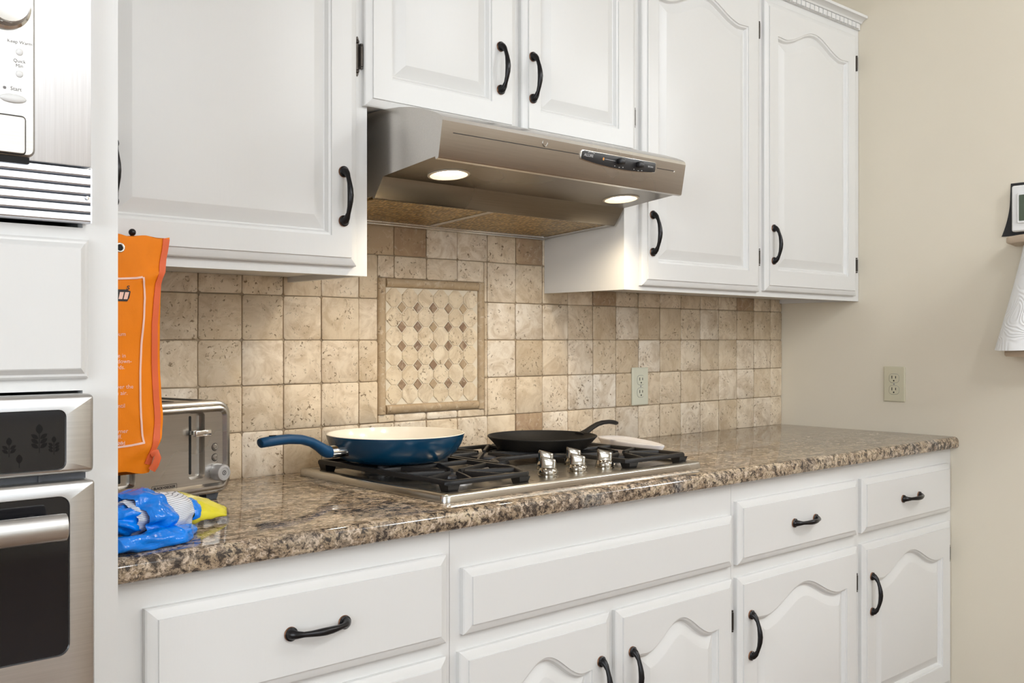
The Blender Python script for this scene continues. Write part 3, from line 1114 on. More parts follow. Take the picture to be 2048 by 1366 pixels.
mb.box(-2.785, -2.782, TF - 0.022, TF - 0.001, 1.0385, 1.0485)
mb.build('vent_gap', M['greyplastic'], t, weld=False)
mb = MB()
DF = OF - 0.004
hole = (-3.50, -2.7525, 0.8130, 1.0205)
holed_panel(mb, -3.665, -2.7195, 0.40, 1.0385, TF - 0.001, DF, hole, 0.014, 0.005)
dr = mb.build('door', M['steelv'], t, angle=40)
mb = MB().box(hole[0] - 0.002, hole[1] + 0.002, DF + 0.0035, DF + 0.010, hole[2] - 0.002, hole[3] + 0.002)
mb.build('window_glass', M['blackgloss'], dr)
mb = MB()
hz, hy = 0.9870, DF - 0.040
path = [(-3.45, hy, hz), (-2.775, hy, hz), (-2.7705, hy, hz), (-2.7690, hy, hz)]
mb.tube(path, None, 24, flat=[(0.011, 0.0175), (0.011, 0.0175), (0.0105, 0.017), (0.008, 0.014)])
hd = mb.build('handle', M['steelv'], dr, angle=40)
for xx in (-2.790, -3.44):
    mb = MB()
    mb.tube([(xx, hy + 0.004, hz), (xx, DF + 0.002, hz)], 0.008, 14)
    mb.build('handle_post', M['steelv'], hd)

# ------------------------------------------------------------------ range hood
HX0, HX1 = -1.990, -1.230
t = thing('range_hood', ((HX0 + HX1) / 2, -0.2, 1.51), 'stainless under-cabinet range hood with two lit lamps over the cooktop', 'range hood')
prof = [(-0.010, 1.7085), (-0.27, 1.7085), (-0.30, 1.7083), (-0.345, 1.7065), (-0.385, 1.7030), (-0.425, 1.6965), (-0.465, 1.6865), (-0.5000, 1.6745), (-0.5185, 1.6665),
        (-0.5255, 1.6615), (-0.5280, 1.6540), (-0.5150, 1.5835), (-0.5135, 1.5810), (-0.5060, 1.5795), (-0.5045, 1.5850)]
und = (-0.5045, 1.5850), (-0.326, 1.5675)
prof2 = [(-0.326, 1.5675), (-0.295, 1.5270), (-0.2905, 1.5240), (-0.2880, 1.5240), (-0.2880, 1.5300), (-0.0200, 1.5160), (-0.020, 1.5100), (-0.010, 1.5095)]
mb = MB()
mb.loft([[(x, y, z) for y, z in prof] for x in (HX0, HX1)], False, False, False)
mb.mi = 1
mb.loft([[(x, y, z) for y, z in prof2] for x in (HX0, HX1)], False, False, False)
mb.mi = 0
allp = prof + prof2
mb.loft([[(x, allp[0][0], allp[0][1]) for x in (HX0, HX1)], [(x, allp[-1][0], allp[-1][1]) for x in (HX0, HX1)]], False, False, False)
for x in (HX0, HX1):
    mb.fill([[(x, y, z) for y, z in allp]])
dy, dz = und[1][0] - und[0][0], und[1][1] - und[0][1]


def upt(x, y, off=0.0):
    s = (y - und[0][0]) / dy
    return (x, y, und[0][1] + dz * s + off)


loops = [[upt(HX0, und[0][0]), upt(HX1, und[0][0]), upt(HX1, und[1][0]), upt(HX0, und[1][0])]]
LR = 0.041
for (x, y) in HOOD_LAMPS:
    loops.append([upt(x + LR * math.cos(2 * PI * k / 36), y + LR * math.sin(2 * PI * k / 36)) for k in range(36)])
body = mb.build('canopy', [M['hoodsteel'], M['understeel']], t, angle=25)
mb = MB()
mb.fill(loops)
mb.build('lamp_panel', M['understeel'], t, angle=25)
for (x, y) in HOOD_LAMPS:
    mb = MB()
    rings = []
    for r, h in ((0.0455, -0.0004), (0.0452, -0.0022), (0.0405, -0.0026), (0.038, 0.004), (0.028, 0.016), (0.015, 0.022)):
        rings.append([upt(x + r * math.cos(2 * PI * k / 36), y + r * math.sin(2 * PI * k / 36), h) for k in range(36)])
    mb.loft(rings, True, False, True)
    rf = mb.build('lamp_reflector', M['reflector'], t, angle=40)
    mb = MB()
    rings = []
    for r, h in ((0.016, 0.018), (0.024, 0.0105), (0.0265, 0.006), (0.022, 0.002), (0.012, -0.0005), (0.003, -0.001)):
        rings.append([upt(x + r * math.cos(2 * PI * k / 28), y + r * math.sin(2 * PI * k / 28), h) for k in range(28)])
    mb.loft(rings)
    mb.build('bulb', M['bulb'], rf)
for (a, b) in ((HX0 + 0.012, -1.662), (-1.640, HX1 - 0.022)):
    mb = MB()
    z_a, z_b = 1.5265, 1.5120
    mb.loft([[(x, -0.286, z_a), (x, -0.030, z_b), (x, -0.030, z_b + 0.004), (x, -0.286, z_a + 0.004)] for x in (a, b)])
    mb.build('grease_filter', M['filter'], t, angle=25)
mb = MB()
mb.loft([[(x, -0.287, 1.5255), (x, -0.030, 1.5110), (x, -0.030, 1.516), (x, -0.287, 1.530)] for x in (-1.661, -1.641)])
mb.loft([[(x, -0.287, 1.5255), (x, -0.012, 1.5090), (x, -0.012, 1.516), (x, -0.287, 1.530)] for x in (HX1 - 0.021, HX1)])
mb.box(HX0, HX1, -0.028, -0.0095, 1.5055, 1.5130, 0.002, 2)
mb.box(HX0, HX1, -0.045, -0.030, 1.5090, 1.5150, 0.002, 2)
mb.build('filter_rail', M['hoodsteel'], t, weld=False)
# controls on the sloping front
FY0, FZ0, FY1, FZ1 = -0.5280, 1.6540, -0.5150, 1.5835


def front_pt(x, z, off=0.0):
    s = (z - FZ0) / (FZ1 - FZ0)
    return (x, FY0 + (FY1 - FY0) * s - off, z)


mb = MB()
cx0, cx1 = -1.5990, -1.3440
lp = []
N = 20
for k in range(N + 1):
    s = k / N
    lp.append((cx0 + (cx1 - cx0) * s, 1.6225 - 0.0075 * (1 - (2 * s - 1) ** 2) + 0.002 * (1 - s)))
top = [(cx1 + 0.001, 1.6300), (cx1, 1.6435), (cx1 - 0.004, 1.6465), (cx0 + 0.006, 1.6455), (cx0, 1.6420), (cx0 - 0.0012, 1.6300)]
lp += top
mb.mi = 1
mb.loft([[front_pt(x, z, -0.001) for x, z in lp], [front_pt(x, z, 0.002) for x, z in lp], [front_pt(x, z, 0.0026) for x, z in offset_loop(lp, 0.0012)]], True, False, False)
mb.mi = 0
mb.fill([[front_pt(x, z, 0.0026) for x, z in offset_loop(lp, 0.0012)]])
pan_ = mb.build('switch_panel', [M['blackplastic'], M['chrome']], t, angle=40)
for kx in (-1.4725, -1.4060):
    mb = MB()
    p = front_pt(kx, 1.6335, 0.0022)
    mb.box(p[0] - 0.009, p[0] + 0.009, p[1] - 0.0135, p[1], p[2] - 0.0070, p[2] + 0.0070, 0.0045, 3)
    mb.build('rocker_knob', M['blackplastic'], pan_)
mb = MB()
FP = lambda x, z: (lambda u, v: front_pt(x + u, z + v, 0.0029))
mb.mi = 0
text_mb(mb, 'ALLURE', 0.0085, FP(-1.5900, 1.6325), 'LEFT')
text_mb(mb, 'BROAN', 0.0055, FP(-1.3720, 1.6325), 'LEFT')
for kx in (-1.4725, -1.4060):
    for dx_ in (-0.0155, 0.0, 0.0125):
        mb._add([front_pt(kx + dx_ + u, 1.6215 + v - 0.0015 * (dx_ == 0), 0.0029) for u, v in ((0, 0), (0.003, 0), (0.003, 0.0016), (0, 0.0016))], [(0, 1, 2, 3)])
mb._add([front_pt(x, z, 0.0029) for x, z in ((-1.522, 1.6330), (-1.487, 1.6330), (-1.487, 1.6337), (-1.522, 1.6337))], [(0, 1, 2, 3)])
sw = [(-1.579 + 0.022 * k / 8, 1.6405 + 0.0022 * math.sin(PI * k / 8)) for k in range(9)]
mb._add([front_pt(x, z, 0.0029) for x, z in sw] + [front_pt(x, z + 0.0008, 0.0029) for x, z in sw[::-1]], [tuple(range(18))])
mb.mi = 1
mb._add([front_pt(-1.5265 + 0.0028 * math.cos(k * PI / 6), 1.6333 + 0.0034 * math.sin(k * PI / 6), 0.0029) for k in range(12)], [tuple(range(12))])
mb.build('printed_lettering', [M['whiteink'], M['amberink']], pan_, angle=180, weld=False)
for (xa, xb, za, zb) in ((-1.9600, -1.6040, 1.6325, 1.6345), (-1.3360, -1.2700, 1.6345, 1.6348)):
    mb = MB()
    mb.loft([[front_pt(x, z + q, o_) for q, o_ in ((-0.0007, -0.001), (-0.0007, 0.0006), (0.0007, 0.0006), (0.0007, -0.001))] for x, z in ((xa, za), (xb, zb))])
    mb.build('crease_line', M['blackplastic'], t)
mb = MB()
p = front_pt(-1.2700, 1.6335)
mb.sphere((p[0], p[1], p[2]), 0.0024, 12, 8, (1, 0.6, 1))
mb.build('rivet', M['hoodsteel'], t)
mb = MB()
p = front_pt(-1.710, 1.6450, 0.0010)
mb.lathe([(0.0062, 0.003), (0.0074, -0.0007), (0.0086, 0.003)], p, 24, 'Y')
mb.build('badge', M['hoodsteel'], t, weld=False)

# ------------------------------------------------------------------ gas cooktop
t = thing('gas_cooktop', (-1.637, -0.31, CT), 'stainless gas cooktop with black grates set into the granite worktop', 'cooktop')
KX0, KX1, KY0, KY1 = -2.0300, -1.2390, -0.5860, -0.0440
mb = MB()
lp = rounded_rect(KX0, KX1, KY0, KY1, 0.016, 5)
ZT = 0.9300
cut = [(-2.005, -0.070), (-2.005, -0.560), (-1.778, -0.560), (-1.766, -0.552), (-1.690, -0.375), (-1.672, -0.352), (-1.650, -0.345), (-1.545, -0.345), (-1.525, -0.352), (-1.508, -0.372),
       (-1.482, -0.552), (-1.473, -0.560), (-1.262, -0.560), (-1.262, -0.070)]
Z3 = lambda l, z: [(x, y, z) for x, y in l]
i1, i2, i3 = offset_loop(lp, 0.0015), offset_loop(lp, 0.004), offset_loop(lp, 0.007)
mb.loft([Z3(lp, CT + 0.0004), Z3(lp, ZT - 0.004), Z3(i1, ZT - 0.0015), Z3(i2, ZT)], True, True, False)
mb.fill([Z3(i2, ZT), Z3(cut, ZT)])
ci = offset_loop(cut, 0.006)
mb.loft([Z3(cut, ZT), Z3(offset_loop(cut, 0.002), ZT - 0.0015), Z3(ci, ZT - 0.006)], True, False, False)
mb.fill([Z3(ci, ZT - 0.006)])
mb.build('tray', M['cooksteel'], t, angle=35)
GZ = 0.9510
ZB = ZT - 0.006
BURN = [(-1.893, -0.435, 0.030), (-1.893, -0.190, 0.038), (-1.610, -0.215, 0.045), (-1.365, -0.190, 0.034), (-1.365, -0.435, 0.030)]
for (x, y, r) in BURN:
    mb = MB()
    mb.lathe([(0.0, ZB), (r + 0.014, ZB), (r + 0.012, ZB + 0.003), (r, ZB + 0.004), (r, ZB + 0.011), (r - 0.004, ZB + 0.012), (0, ZB + 0.012)], (x, y, 0), 32)
    for k in range(24):
        a = 2 * PI * k / 24
        mb.box(x + (r + 0.001) * math.cos(a) - 0.0012, x + (r + 0.001) * math.cos(a) + 0.0012, y + (r + 0.001) * math.sin(a) - 0.0012, y + (r + 0.001) * math.sin(a) + 0.0012, ZB + 0.004, ZB + 0.0115)
    b = mb.build('burner', M['alu'], t, weld=False)
    mb = MB().lathe([(0.0, ZB + 0.0205), (r - 0.004, ZB + 0.0200), (r, ZB + 0.0180), (r + 0.001, ZB + 0.0130), (r - 0.003, ZB + 0.0121), (0, ZB + 0.0121)], (x, y, 0), 32)
    mb.build('burner_cap', M['burner'], b)


def grate(loop, burners, feet):
    mb = MB()
    n = len(loop)
    inr = offset_loop(loop, 0.013)
    o2 = offset_loop(loop, 0.002)
    in2 = offset_loop(loop, 0.011)
    h = 0.0095
    mb.loft([Z3(loop, GZ - h), Z3(loop, GZ - 0.003), Z3(o2, GZ - 0.0003), Z3(in2, GZ - 0.0003), Z3(inr, GZ - 0.003), Z3(inr, GZ - h)], True, False, False)
    mb.loft([Z3(loop, GZ - h), Z3(inr, GZ - h)], True, False, False)
    xs = [p[0] for p in loop]; ys = [p[1] for p in loop]

    def hit(c, a):
        """distance from the burner to the frame along angle a"""
        d = Vector((math.cos(a), math.sin(a)))
        best = 9
        for i in range(n):
            p, q = Vector(loop[i]), Vector(loop[(i + 1) % n])
            e = q - p
            den = d.x * e.y - d.y * e.x
            if abs(den) < 1e-9: continue
            w = p - Vector(c)
            tt = (w.x * e.y - w.y * e.x) / den
            uu = (w.x * d.y - w.y * d.x) / den
            if tt > 0 and 0 <= uu <= 1: best = min(best, tt)
        return best

    for (bx_, by_) in burners:
        for k in range(8):
            a = PI / 8 + PI / 4 * k if len(burners) > 1 else PI / 4 * k
            dd = hit((bx_, by_), a)
            if len(burners) > 1:
                other = [b for b in burners if b != (bx_, by_)][0]
                my = (by_ + other[1]) / 2
                s = math.sin(a)
                if (other[1] - by_) * s > 0:
                    dd = min(dd, abs((my - by_) / s))
            r0 = 0.022
            p = (bx_ + r0 * math.cos(a), by_ + r0 * math.sin(a), GZ)
            m_ = (bx_ + (r0 + 0.55 * (dd - r0)) * math.cos(a), by_ + (r0 + 0.55 * (dd - r0)) * math.sin(a), GZ)
            q = (bx_ + (dd - 0.004) * math.cos(a), by_ + (dd - 0.004) * math.sin(a), GZ - 0.001)
            mb.bar(p, m_, 0.0085, 0.013, 0.011)
            mb.bar(m_, q, 0.0085, 0.011, 0.0085)
        if len(burners) > 1 and by_ == burners[0][1]:
            my = (burners[0][1] + burners[1][1]) / 2
            d0 = hit((bx_, my), 0) ; d1 = hit((bx_, my), PI)
            mb.bar((bx_ - d1 + 0.004, my, GZ), (bx_ + d0 - 0.004, my, GZ), 0.010, 0.010)
    for (fx, fy) in feet:
        mb.loft([[(fx + sx * w, fy + sy * w, z) for sx, sy in ((-1, -1), (1, -1), (1, 1), (-1, 1))] for w, z in ((0.0105, ZB + 0.0002), (0.0150, GZ - 0.0092))])
    return mb


gl_ = [(-2.000, -0.083), (-1.9985, -0.545), (-1.985, -0.557), (-1.790, -0.557), (-1.777, -0.547), (-1.736, -0.452), (-1.742, -0.430), (-1.742, -0.083)]
gr_ = [(-1.478, -0.083), (-1.478, -0.430), (-1.478, -0.470), (-1.477, -0.548), (-1.465, -0.557), (-1.272, -0.557), (-1.260, -0.545), (-1.258, -0.083)]
gc_ = [(-1.734, -0.083), (-1.734, -0.400), (-1.726, -0.405), (-1.690, -0.345), (-1.660, -0.330), (-1.545, -0.330), (-1.515, -0.350), (-1.500, -0.390), (-1.486, -0.390), (-1.486, -0.083)]
for lp, bs, ft in ((gl_, [(-1.885, -0.435), (-1.885, -0.190)], [(-1.985, -0.100), (-1.985, -0.543), (-1.798, -0.543), (-1.755, -0.10)]),
                   (gc_, [(-1.610, -0.205)], [(-1.720, -0.10), (-1.50, -0.10), (-1.722, -0.385), (-1.500, -0.375)]),
                   (gr_, [(-1.365, -0.190), (-1.365, -0.435)], [(-1.274, -0.100), (-1.274, -0.541), (-1.455, -0.541), (-1.464, -0.10)])):
    grate(lp, bs, ft).build('grate', M['grate'], t, weld=False, angle=40)
for (x, y) in ((-1.6900, -0.5150), (-1.6000, -0.5170), (-1.4990, -0.5050), (-1.6140, -0.4300), (-1.5190, -0.4250)):
    mb = MB()
    mb.lathe([(0.0, ZT), (0.0225, ZT), (0.0225, ZT + 0.002), (0.0205, ZT + 0.0035)], (x, y, 0), 32)
    mb.lathe([(0.0200, ZT + 0.0035), (0.0215, ZT + 0.0055), (0.0212, ZT + 0.009), (0.0185, ZT + 0.015), (0.0165, ZT + 0.017), (0.0, ZT + 0.0175)], (x, y, 0), 32)
    # grip: an upright blade, slightly flared, turned towards the burner mark
    a = math.radians(-57)
    ca, sa = math.cos(a), math.sin(a)
    rings = []
    for z, ln, w in ((ZT + 0.014, 0.0180, 0.0088), (ZT + 0.020, 0.0178, 0.0066), (ZT + 0.030, 0.0175, 0.0050), (ZT + 0.0370, 0.0170, 0.0046), (ZT + 0.0385, 0.0160, 0.0036)):
        ring = []
        for k in range(20):
            tt = 2 * PI * k / 20
            u = ln * math.copysign(abs(math.cos(tt)) ** 0.5, math.cos(tt))
            v = w * math.copysign(abs(math.sin(tt)) ** 0.8, math.sin(tt))
            zz = z - 0.0035 * (z > ZT + 0.02) * (u / ln)
            ring.append((x + u * ca - v * sa, y + u * sa + v * ca, zz))
        rings.append(ring)
    mb.loft(rings)
    mb.build('knob', M['knob'], t, weld=False, angle=50)

# ------------------------------------------------------------------ pans and spoon rest
PC = Vector((-1.8770, -0.2130, GZ + 0.0006))
t = thing('frying_pan', PC, 'blue frying pan with cream interior on the left burners', 'pan')
mb = MB()
R, H = 0.1555, 0.0610
outer = [(0.0, 0.0), (0.098, 0.0), (0.112, 0.0025), (0.126, 0.010), (0.1395, 0.023), (0.1485, 0.038), (0.1535, 0.052), (R, H - 0.001), (R, H)]
mb.lathe(outer, PC, 72)
mb.build('pan_body', M['panblue'], t, angle=60)
mb = MB()
mb.lathe([(R, H), (R - 0.001, H + 0.0012), (R - 0.0030, H + 0.0006), (0.1500, 0.050), (0.1445, 0.037), (0.136, 0.024), (0.1225, 0.0120), (0.108, 0.0060), (0.095, 0.0045), (0.0, 0.0045)], PC, 72)
mb.build('ceramic_lining', M['pancream'], t, angle=60)
a = math.radians(183)
hu = Vector((math.cos(a), math.sin(a)))


def hp(r, z):
    return (PC.x + hu.x * r, PC.y + hu.y * r, z)


mb = MB()
mb.tube([hp(0.134, 0.9850), hp(0.155, 0.9845), hp(0.1785, 0.9835)], None, 18, flat=[(0.0185, 0.0140), (0.0168, 0.0142), (0.0150, 0.0138)])
mb.build('handle_collar', M['chrome'], t, angle=50)
mb = MB()
pth = [(0.1760, 0.9835), (0.184, 0.9845), (0.192, 0.9880), (0.208, 0.9985), (0.226, 1.0085), (0.250, 1.0155), (0.280, 1.0185), (0.308, 1.0180), (0.330, 1.0165), (0.346, 1.0150), (0.3475, 1.0148)]
fl = [(0.0144, 0.0128), (0.0148, 0.0132), (0.0142, 0.0128), (0.0130, 0.0108), (0.0125, 0.0100), (0.0130, 0.0100), (0.0135, 0.0103), (0.0140, 0.0105), (0.0140, 0.0105), (0.0132, 0.0098), (0.0118, 0.0086)]
mb.tube([hp(r, z) for r, z in pth], None, 22, flat=fl)
hn = mb.build('handle', M['handleblue'], t, angle=50)
mb = MB()
hp_ = [hp(0.322 + 0.010 * math.cos(k * PI / 10), 1.0170) for k in range(20)]
lpz = []
for k in range(20):
    q = Vector(hp(0.318 + 0.0085 * math.cos(k * PI / 10), 1.0275))
    q += Vector((-hu.y, hu.x, 0)) * 0.0045 * math.sin(k * PI / 10)
    lpz.append(tuple(q))
mb.loft([lpz, [(x, y, z + 0.0014) for x, y, z in lpz]])
mb.build('hanging_hole', M['darkslot'], hn)

SKC = Vector((-1.4500, -0.2470, GZ + 0.0006))
t = thing('cast_iron_skillet', SKC, 'shallow black cast iron skillet on the rear burners', 'pan')
mb = MB()
R, H = 0.1385, 0.0318
mb.lathe([(0.0, 0.0), (0.108, 0.0), (0.114, 0.002), (0.128, 0.018), (0.136, 0.0265), (R, 0.0290), (R, H - 0.001), (R - 0.001, H), (R - 0.004, H - 0.0002), (0.1335, 0.0285), (0.128, 0.0215), (0.118, 0.0095), (0.110, 0.0065), (0.0, 0.0060)], SKC, 72)
mb.build('pan_body', M['iron'], t, angle=60)
a = math.radians(-2)
su = Vector((math.cos(a), math.sin(a)))
mb = MB()
sp_ = [(0.130, 0.9765, 0.018, 0.006), (0.142, 0.9785, 0.0155, 0.006), (0.158, 0.9840, 0.0115, 0.0062), (0.176, 0.9925, 0.0095, 0.0060), (0.196, 1.0000, 0.0095, 0.0058), (0.216, 1.0035, 0.0105, 0.0056),
       (0.240, 1.0040, 0.0120, 0.0056), (0.256, 1.0020, 0.0120, 0.0058), (0.266, 0.9995, 0.0100, 0.0056), (0.2700, 0.9985, 0.006, 0.0036)]
mb.tube([(SKC.x + su.x * r, SKC.y + su.y * r, z) for r, z, _, _ in sp_], None, 16, flat=[(p, q) for _, _, p, q in sp_])
mb.build('handle', M['iron'], t, angle=60)

# white spoon rest beside the cooktop
SRC = Vector((-1.150, -0.285, CT + 0.0003))
mb = MB()
base = []
for k in range(40):
    tt = 2 * PI * k / 40
    u = 0.150 * math.copysign(abs(math.cos(tt)) ** 0.8, math.cos(tt))
    w = 0.040 + 0.016 * math.cos(tt)
    v = w * math.copysign(abs(math.sin(tt)) ** 0.8, math.sin(tt))
    ax = Vector((0.31, 0.95, 0)).normalized()
    ay = Vector((-ax.y, ax.x, 0))
    base.append(ax * u + ay * v)
rings = []
for sc, z in ((0.70, 0.0), (0.80, 0.006), (0.90, 0.020), (1.0, 0.034), (1.0, 0.0375), (0.965, 0.0385), (0.86, 0.0340), (0.78, 0.0320), (0.0001, 0.0310)):
    rings.append([tuple(SRC + p * sc + Vector((0, 0, z))) for p in base])
mb.loft(rings, True, True, False)
o = mb.build('spoon_rest', M['whiteceramic'], angle=60)
finish(o, 'white oblong spoon rest lying on the granite to the right of the cooktop', 'spoon rest')

# ------------------------------------------------------------------ toaster (own axes: x along its face, -y out of the face)
t = thing('toaster', (-2.4700, -0.1720, CT), 'brushed steel four-slice toaster standing behind the orange pouch', 'toaster', rotz=math.radians(13))
TW, TD = 0.155, 0.120


def tb(mb, lp, ys):
    mb.loft([[(x, y, z) for x, z in l] for l, y in zip(lp, ys)], True, False, False)


lpO = rounded_rect(-TW, TW, 0.013, 0.1925, 0.030, 8)
mb = MB()
prs = [(0.0, TD - 0.014), (0.003, TD - 0.006), (0.009, TD)]
front = [at_y(offset_loop(lpO, d), -y) for d, y in ((0.0, TD - 0.016), (0.0012, TD - 0.011), (0.005, TD - 0.009), (0.0075, TD - 0.009), (0.009, TD - 0.0035), (0.0125, TD - 0.001), (0.0165, TD - 0.001))]
back = [at_y(offset_loop(lpO, d), y) for d, y in ((0.009, TD), (0.003, TD - 0.006), (0.0, TD - 0.016))]
mb.loft(back + front, True, True, False)
# pressed inner face with two recesses for the levers
inn = offset_loop(lpO, 0.0165)
inn2 = offset_loop(lpO, 0.0215)
mb.loft([at_y(inn, -(TD - 0.001)), at_y(inn2, -(TD - 0.0075))], True, False, False)
FY = -(TD - 0.0075)
rec = [rounded_rect(cx - 0.0185, cx + 0.0185, 0.046, 0.172, 0.008, 5) for cx in (0.0735, -0.0770)]
mb.fill([at_y(inn2, FY)] + [at_y(r, FY) for r in rec])
for r in rec:
    i_ = offset_loop(r, 0.0035)
    mb.loft([at_y(r, FY), at_y(offset_loop(r, 0.001), FY + 0.002), at_y(i_, FY + 0.013)], True, False, False)
    mb.fill([at_y(i_, FY + 0.013)])
body = mb.build('housing', M['toaststeel'], t, local=True, angle=40)
mb = MB()
for k in range(4):
    x = -0.0975 + 0.065 * k
    mb.box(x - 0.014, x + 0.014, -0.080, 0.085, 0.1925, 0.1930)
mb.build('bread_slot', M['darkslot'], t, local=True)
mb = MB()
mb.box(-0.130, 0.130, -0.098, 0.104, 0.1915, 0.1923, 0.0003, 1)
mb.build('top_plate', M['blackplastic'], t, local=True)
for sx, sd in ((0.0735, 1), (-0.0770, -1)):
    mb = MB()
    lp = rounded_rect(sx - 0.0085, sx - 0.0030, 0.054, 0.165, 0.0026, 4)
    mb.loft([at_y(lp, FY + 0.0125), at_y(lp, FY + 0.0134)])
    mb.build('lever_slot', M['darkslot'], t, local=True)
    mb = MB()
    mb.box(sx - 0.0075, sx - 0.0045, FY - 0.012, FY + 0.0130, 0.1300, 0.1370)
    mb.box(sx - 0.0170, sx + 0.0190, FY - 0.020, FY - 0.010, 0.1275, 0.1395, 0.0022, 3)
    mb.build('lever', M['chrome'], t, local=True, weld=False)
    for bz in (0.1030, 0.0830):
        mb = MB()
        mb.mi = 1
        mb.lathe([(0.0076, -0.0002), (0.0062, -0.0006)], (sx + 0.0415 * sd, FY, bz), 24, 'Y')
        mb.mi = 0
        mb.lathe([(0.0062, 0.0), (0.0062, -0.002), (0.0048, -0.0032), (0.0046, -0.0022)], (sx + 0.0415 * sd, FY, bz), 24, 'Y')
        mb.lathe([(0.0046, -0.0022), (0.0040, -0.0038), (0.0, -0.0042)], (sx + 0.0415 * sd, FY, bz), 24, 'Y')
        mb.mi = 1
        for k in range(2):
            zz = bz + (0.0010 if k else -0.0010)
            mb._add([(sx + 0.0415 * sd - 0.0016, FY - 0.0044, zz - 0.0004), (sx + 0.0415 * sd + 0.0016, FY - 0.0044, zz - 0.0004 + 0.0008), (sx + 0.0415 * sd + 0.0016, FY - 0.0044, zz + 0.0012), (sx + 0.0415 * sd - 0.0016, FY - 0.0044, zz + 0.0004)], [(0, 1, 2, 3)])
        mb.build('push_button', [M['toaststeel'], M['blackink']], t, local=True, weld=False, angle=50)
    mb = MB()
    kx = sx + 0.0470 * sd
    mb.lathe([(0.0165, 0.0), (0.0165, -0.003), (0.0160, -0.019), (0.0145, -0.0215), (0.0105, -0.0222), (0.0100, -0.0212), (0.0, -0.0212)], (kx, FY, 0.0545), 36, 'Y')
    kn = mb.build('browning_knob', M['satinknob'], t, local=True, angle=30)
    mb = MB()
    mb.lathe([(0.0032, -0.0214), (0.0046, -0.0214)], (kx, FY, 0.0545), 20, 'Y')
    mb._add([(kx - 0.0008, FY - 0.0214, 0.0525), (kx + 0.0008, FY - 0.0214, 0.0525), (kx + 0.0008, FY - 0.0214, 0.0565), (kx - 0.0008, FY - 0.0214, 0.0565)], [(0, 1, 2, 3)])
    mb.build('dial_mark', M['blackink'], kn, local=True, angle=180)
    mb = MB()
    for k in range(7):
        aa = math.radians(-30 + 40 * k)
        mb._add([(kx + 0.0195 * math.cos(aa) + 0.0008 * math.cos(q), FY - 0.0003, 0.0545 + 0.0195 * math.sin(aa) + 0.0008 * math.sin(q)) for q in [PI / 4 * j for j in range(8)]], [tuple(range(8))])
    mb.build('dial_print', M['blackink'], t, local=True, weld=False)
mb = MB()
lp = rounded_rect(-0.0250, 0.0290, 0.0335, 0.0435, 0.0022, 4)
li = offset_loop(lp, 0.0008)
mb.fill([at_y(lp, FY - 0.0004), at_y(li, FY - 0.0004)])
text_mb(mb, 'BLACK+DECKER', 0.00625, lambda u, v: (0.0020 + u, FY - 0.0004, 0.0363 + v), 'CENTER', 0.00022)
mb.build('brand_badge', M['blackink'], t, local=True, weld=False, angle=180)
for sx in (-1, 1):
    for sy in (-1, 1):
        mb = MB()
        mb.loft([[(sx * 0.118 + p * w, sy * 0.090 + q * w * 0.8, z) for p, q in ((-1, -1), (1, -1), (1, 1), (-1, 1))] for w, z in ((0.012, 0.0003), (0.015, 0.0135))])
        mb.build('foot', M['greyplastic'], t, local=True)
mb = MB()
mb.sphere((TW + 0.001, -0.070, 0.060), 0.0035, 12, 8)
mb.build('side_screw', M['chrome'], t, local=True)

# ------------------------------------------------------------------ orange pouch hanging on the hook
PY = -0.3660
t = thing('fire_blanket_pouch', (-2.5400, PY, 1.20), 'orange fabric fire blanket pouch hanging from the white cabinet door', 'pouch')
EDGE_R = [(1.4010, -2.4690), (1.3800, -2.4715), (1.3550, -2.4770), (1.3250, -2.4845), (1.2950, -2.4862), (1.2500, -2.4868), (1.2100, -2.4866), (1.1600, -2.4850), (1.1200, -2.4828), (1.0950, -2.4805),
          (1.0760, -2.4812), (1.0560, -2.4860), (1.0350, -2.4930), (1.0150, -2.5005), (1.0030, -2.5040), (0.9965, -2.5065)]
PXL = -2.628


def edge_x(z):
    for (z1, x1), (z0, x0) in zip(EDGE_R, EDGE_R[1:]):
        if z0 <= z <= z1:
            s = (z - z0) / (z1 - z0)
            return x0 + (x1 - x0) * s
    return EDGE_R[0][1] if z > 1.2 else EDGE_R[-1][1]


def pouch_y(x, z, side=-1):
    xr = edge_x(z)
    u = (x - PXL) / (xr - PXL)
    v = (1.401 - z) / (1.401 - 0.9965)
    th = 0.0105 * max(0.0, math.sin(PI * min(max(u, 0), 1))) ** 0.6 * (0.35 + 0.65 * math.sin(PI * min(max(v, 0.0), 1)) ** 0.5)
    wr = 0.0042 * mnoise.noise(Vector((x * 22, 0.3, z * 9))) + 0.0012 * mnoise.noise(Vector((x * 55 + z * 20, 2.0, z * 30)))
    fold = 0.009 * math.exp(-((z - 1.335 - 0.35 * (x + 2.50)) / 0.010) ** 2) * max(0, min(1, (x + 2.545) / 0.05))
    fold2 = 0.008 * math.exp(-((z - 1.045 - 0.5 * (x + 2.50)) / 0.012) ** 2) * max(0, min(1, (x + 2.56) / 0.05))
    if side < 0:
        return PY - th - wr - fold - fold2
    return PY + th * 0.9 - wr


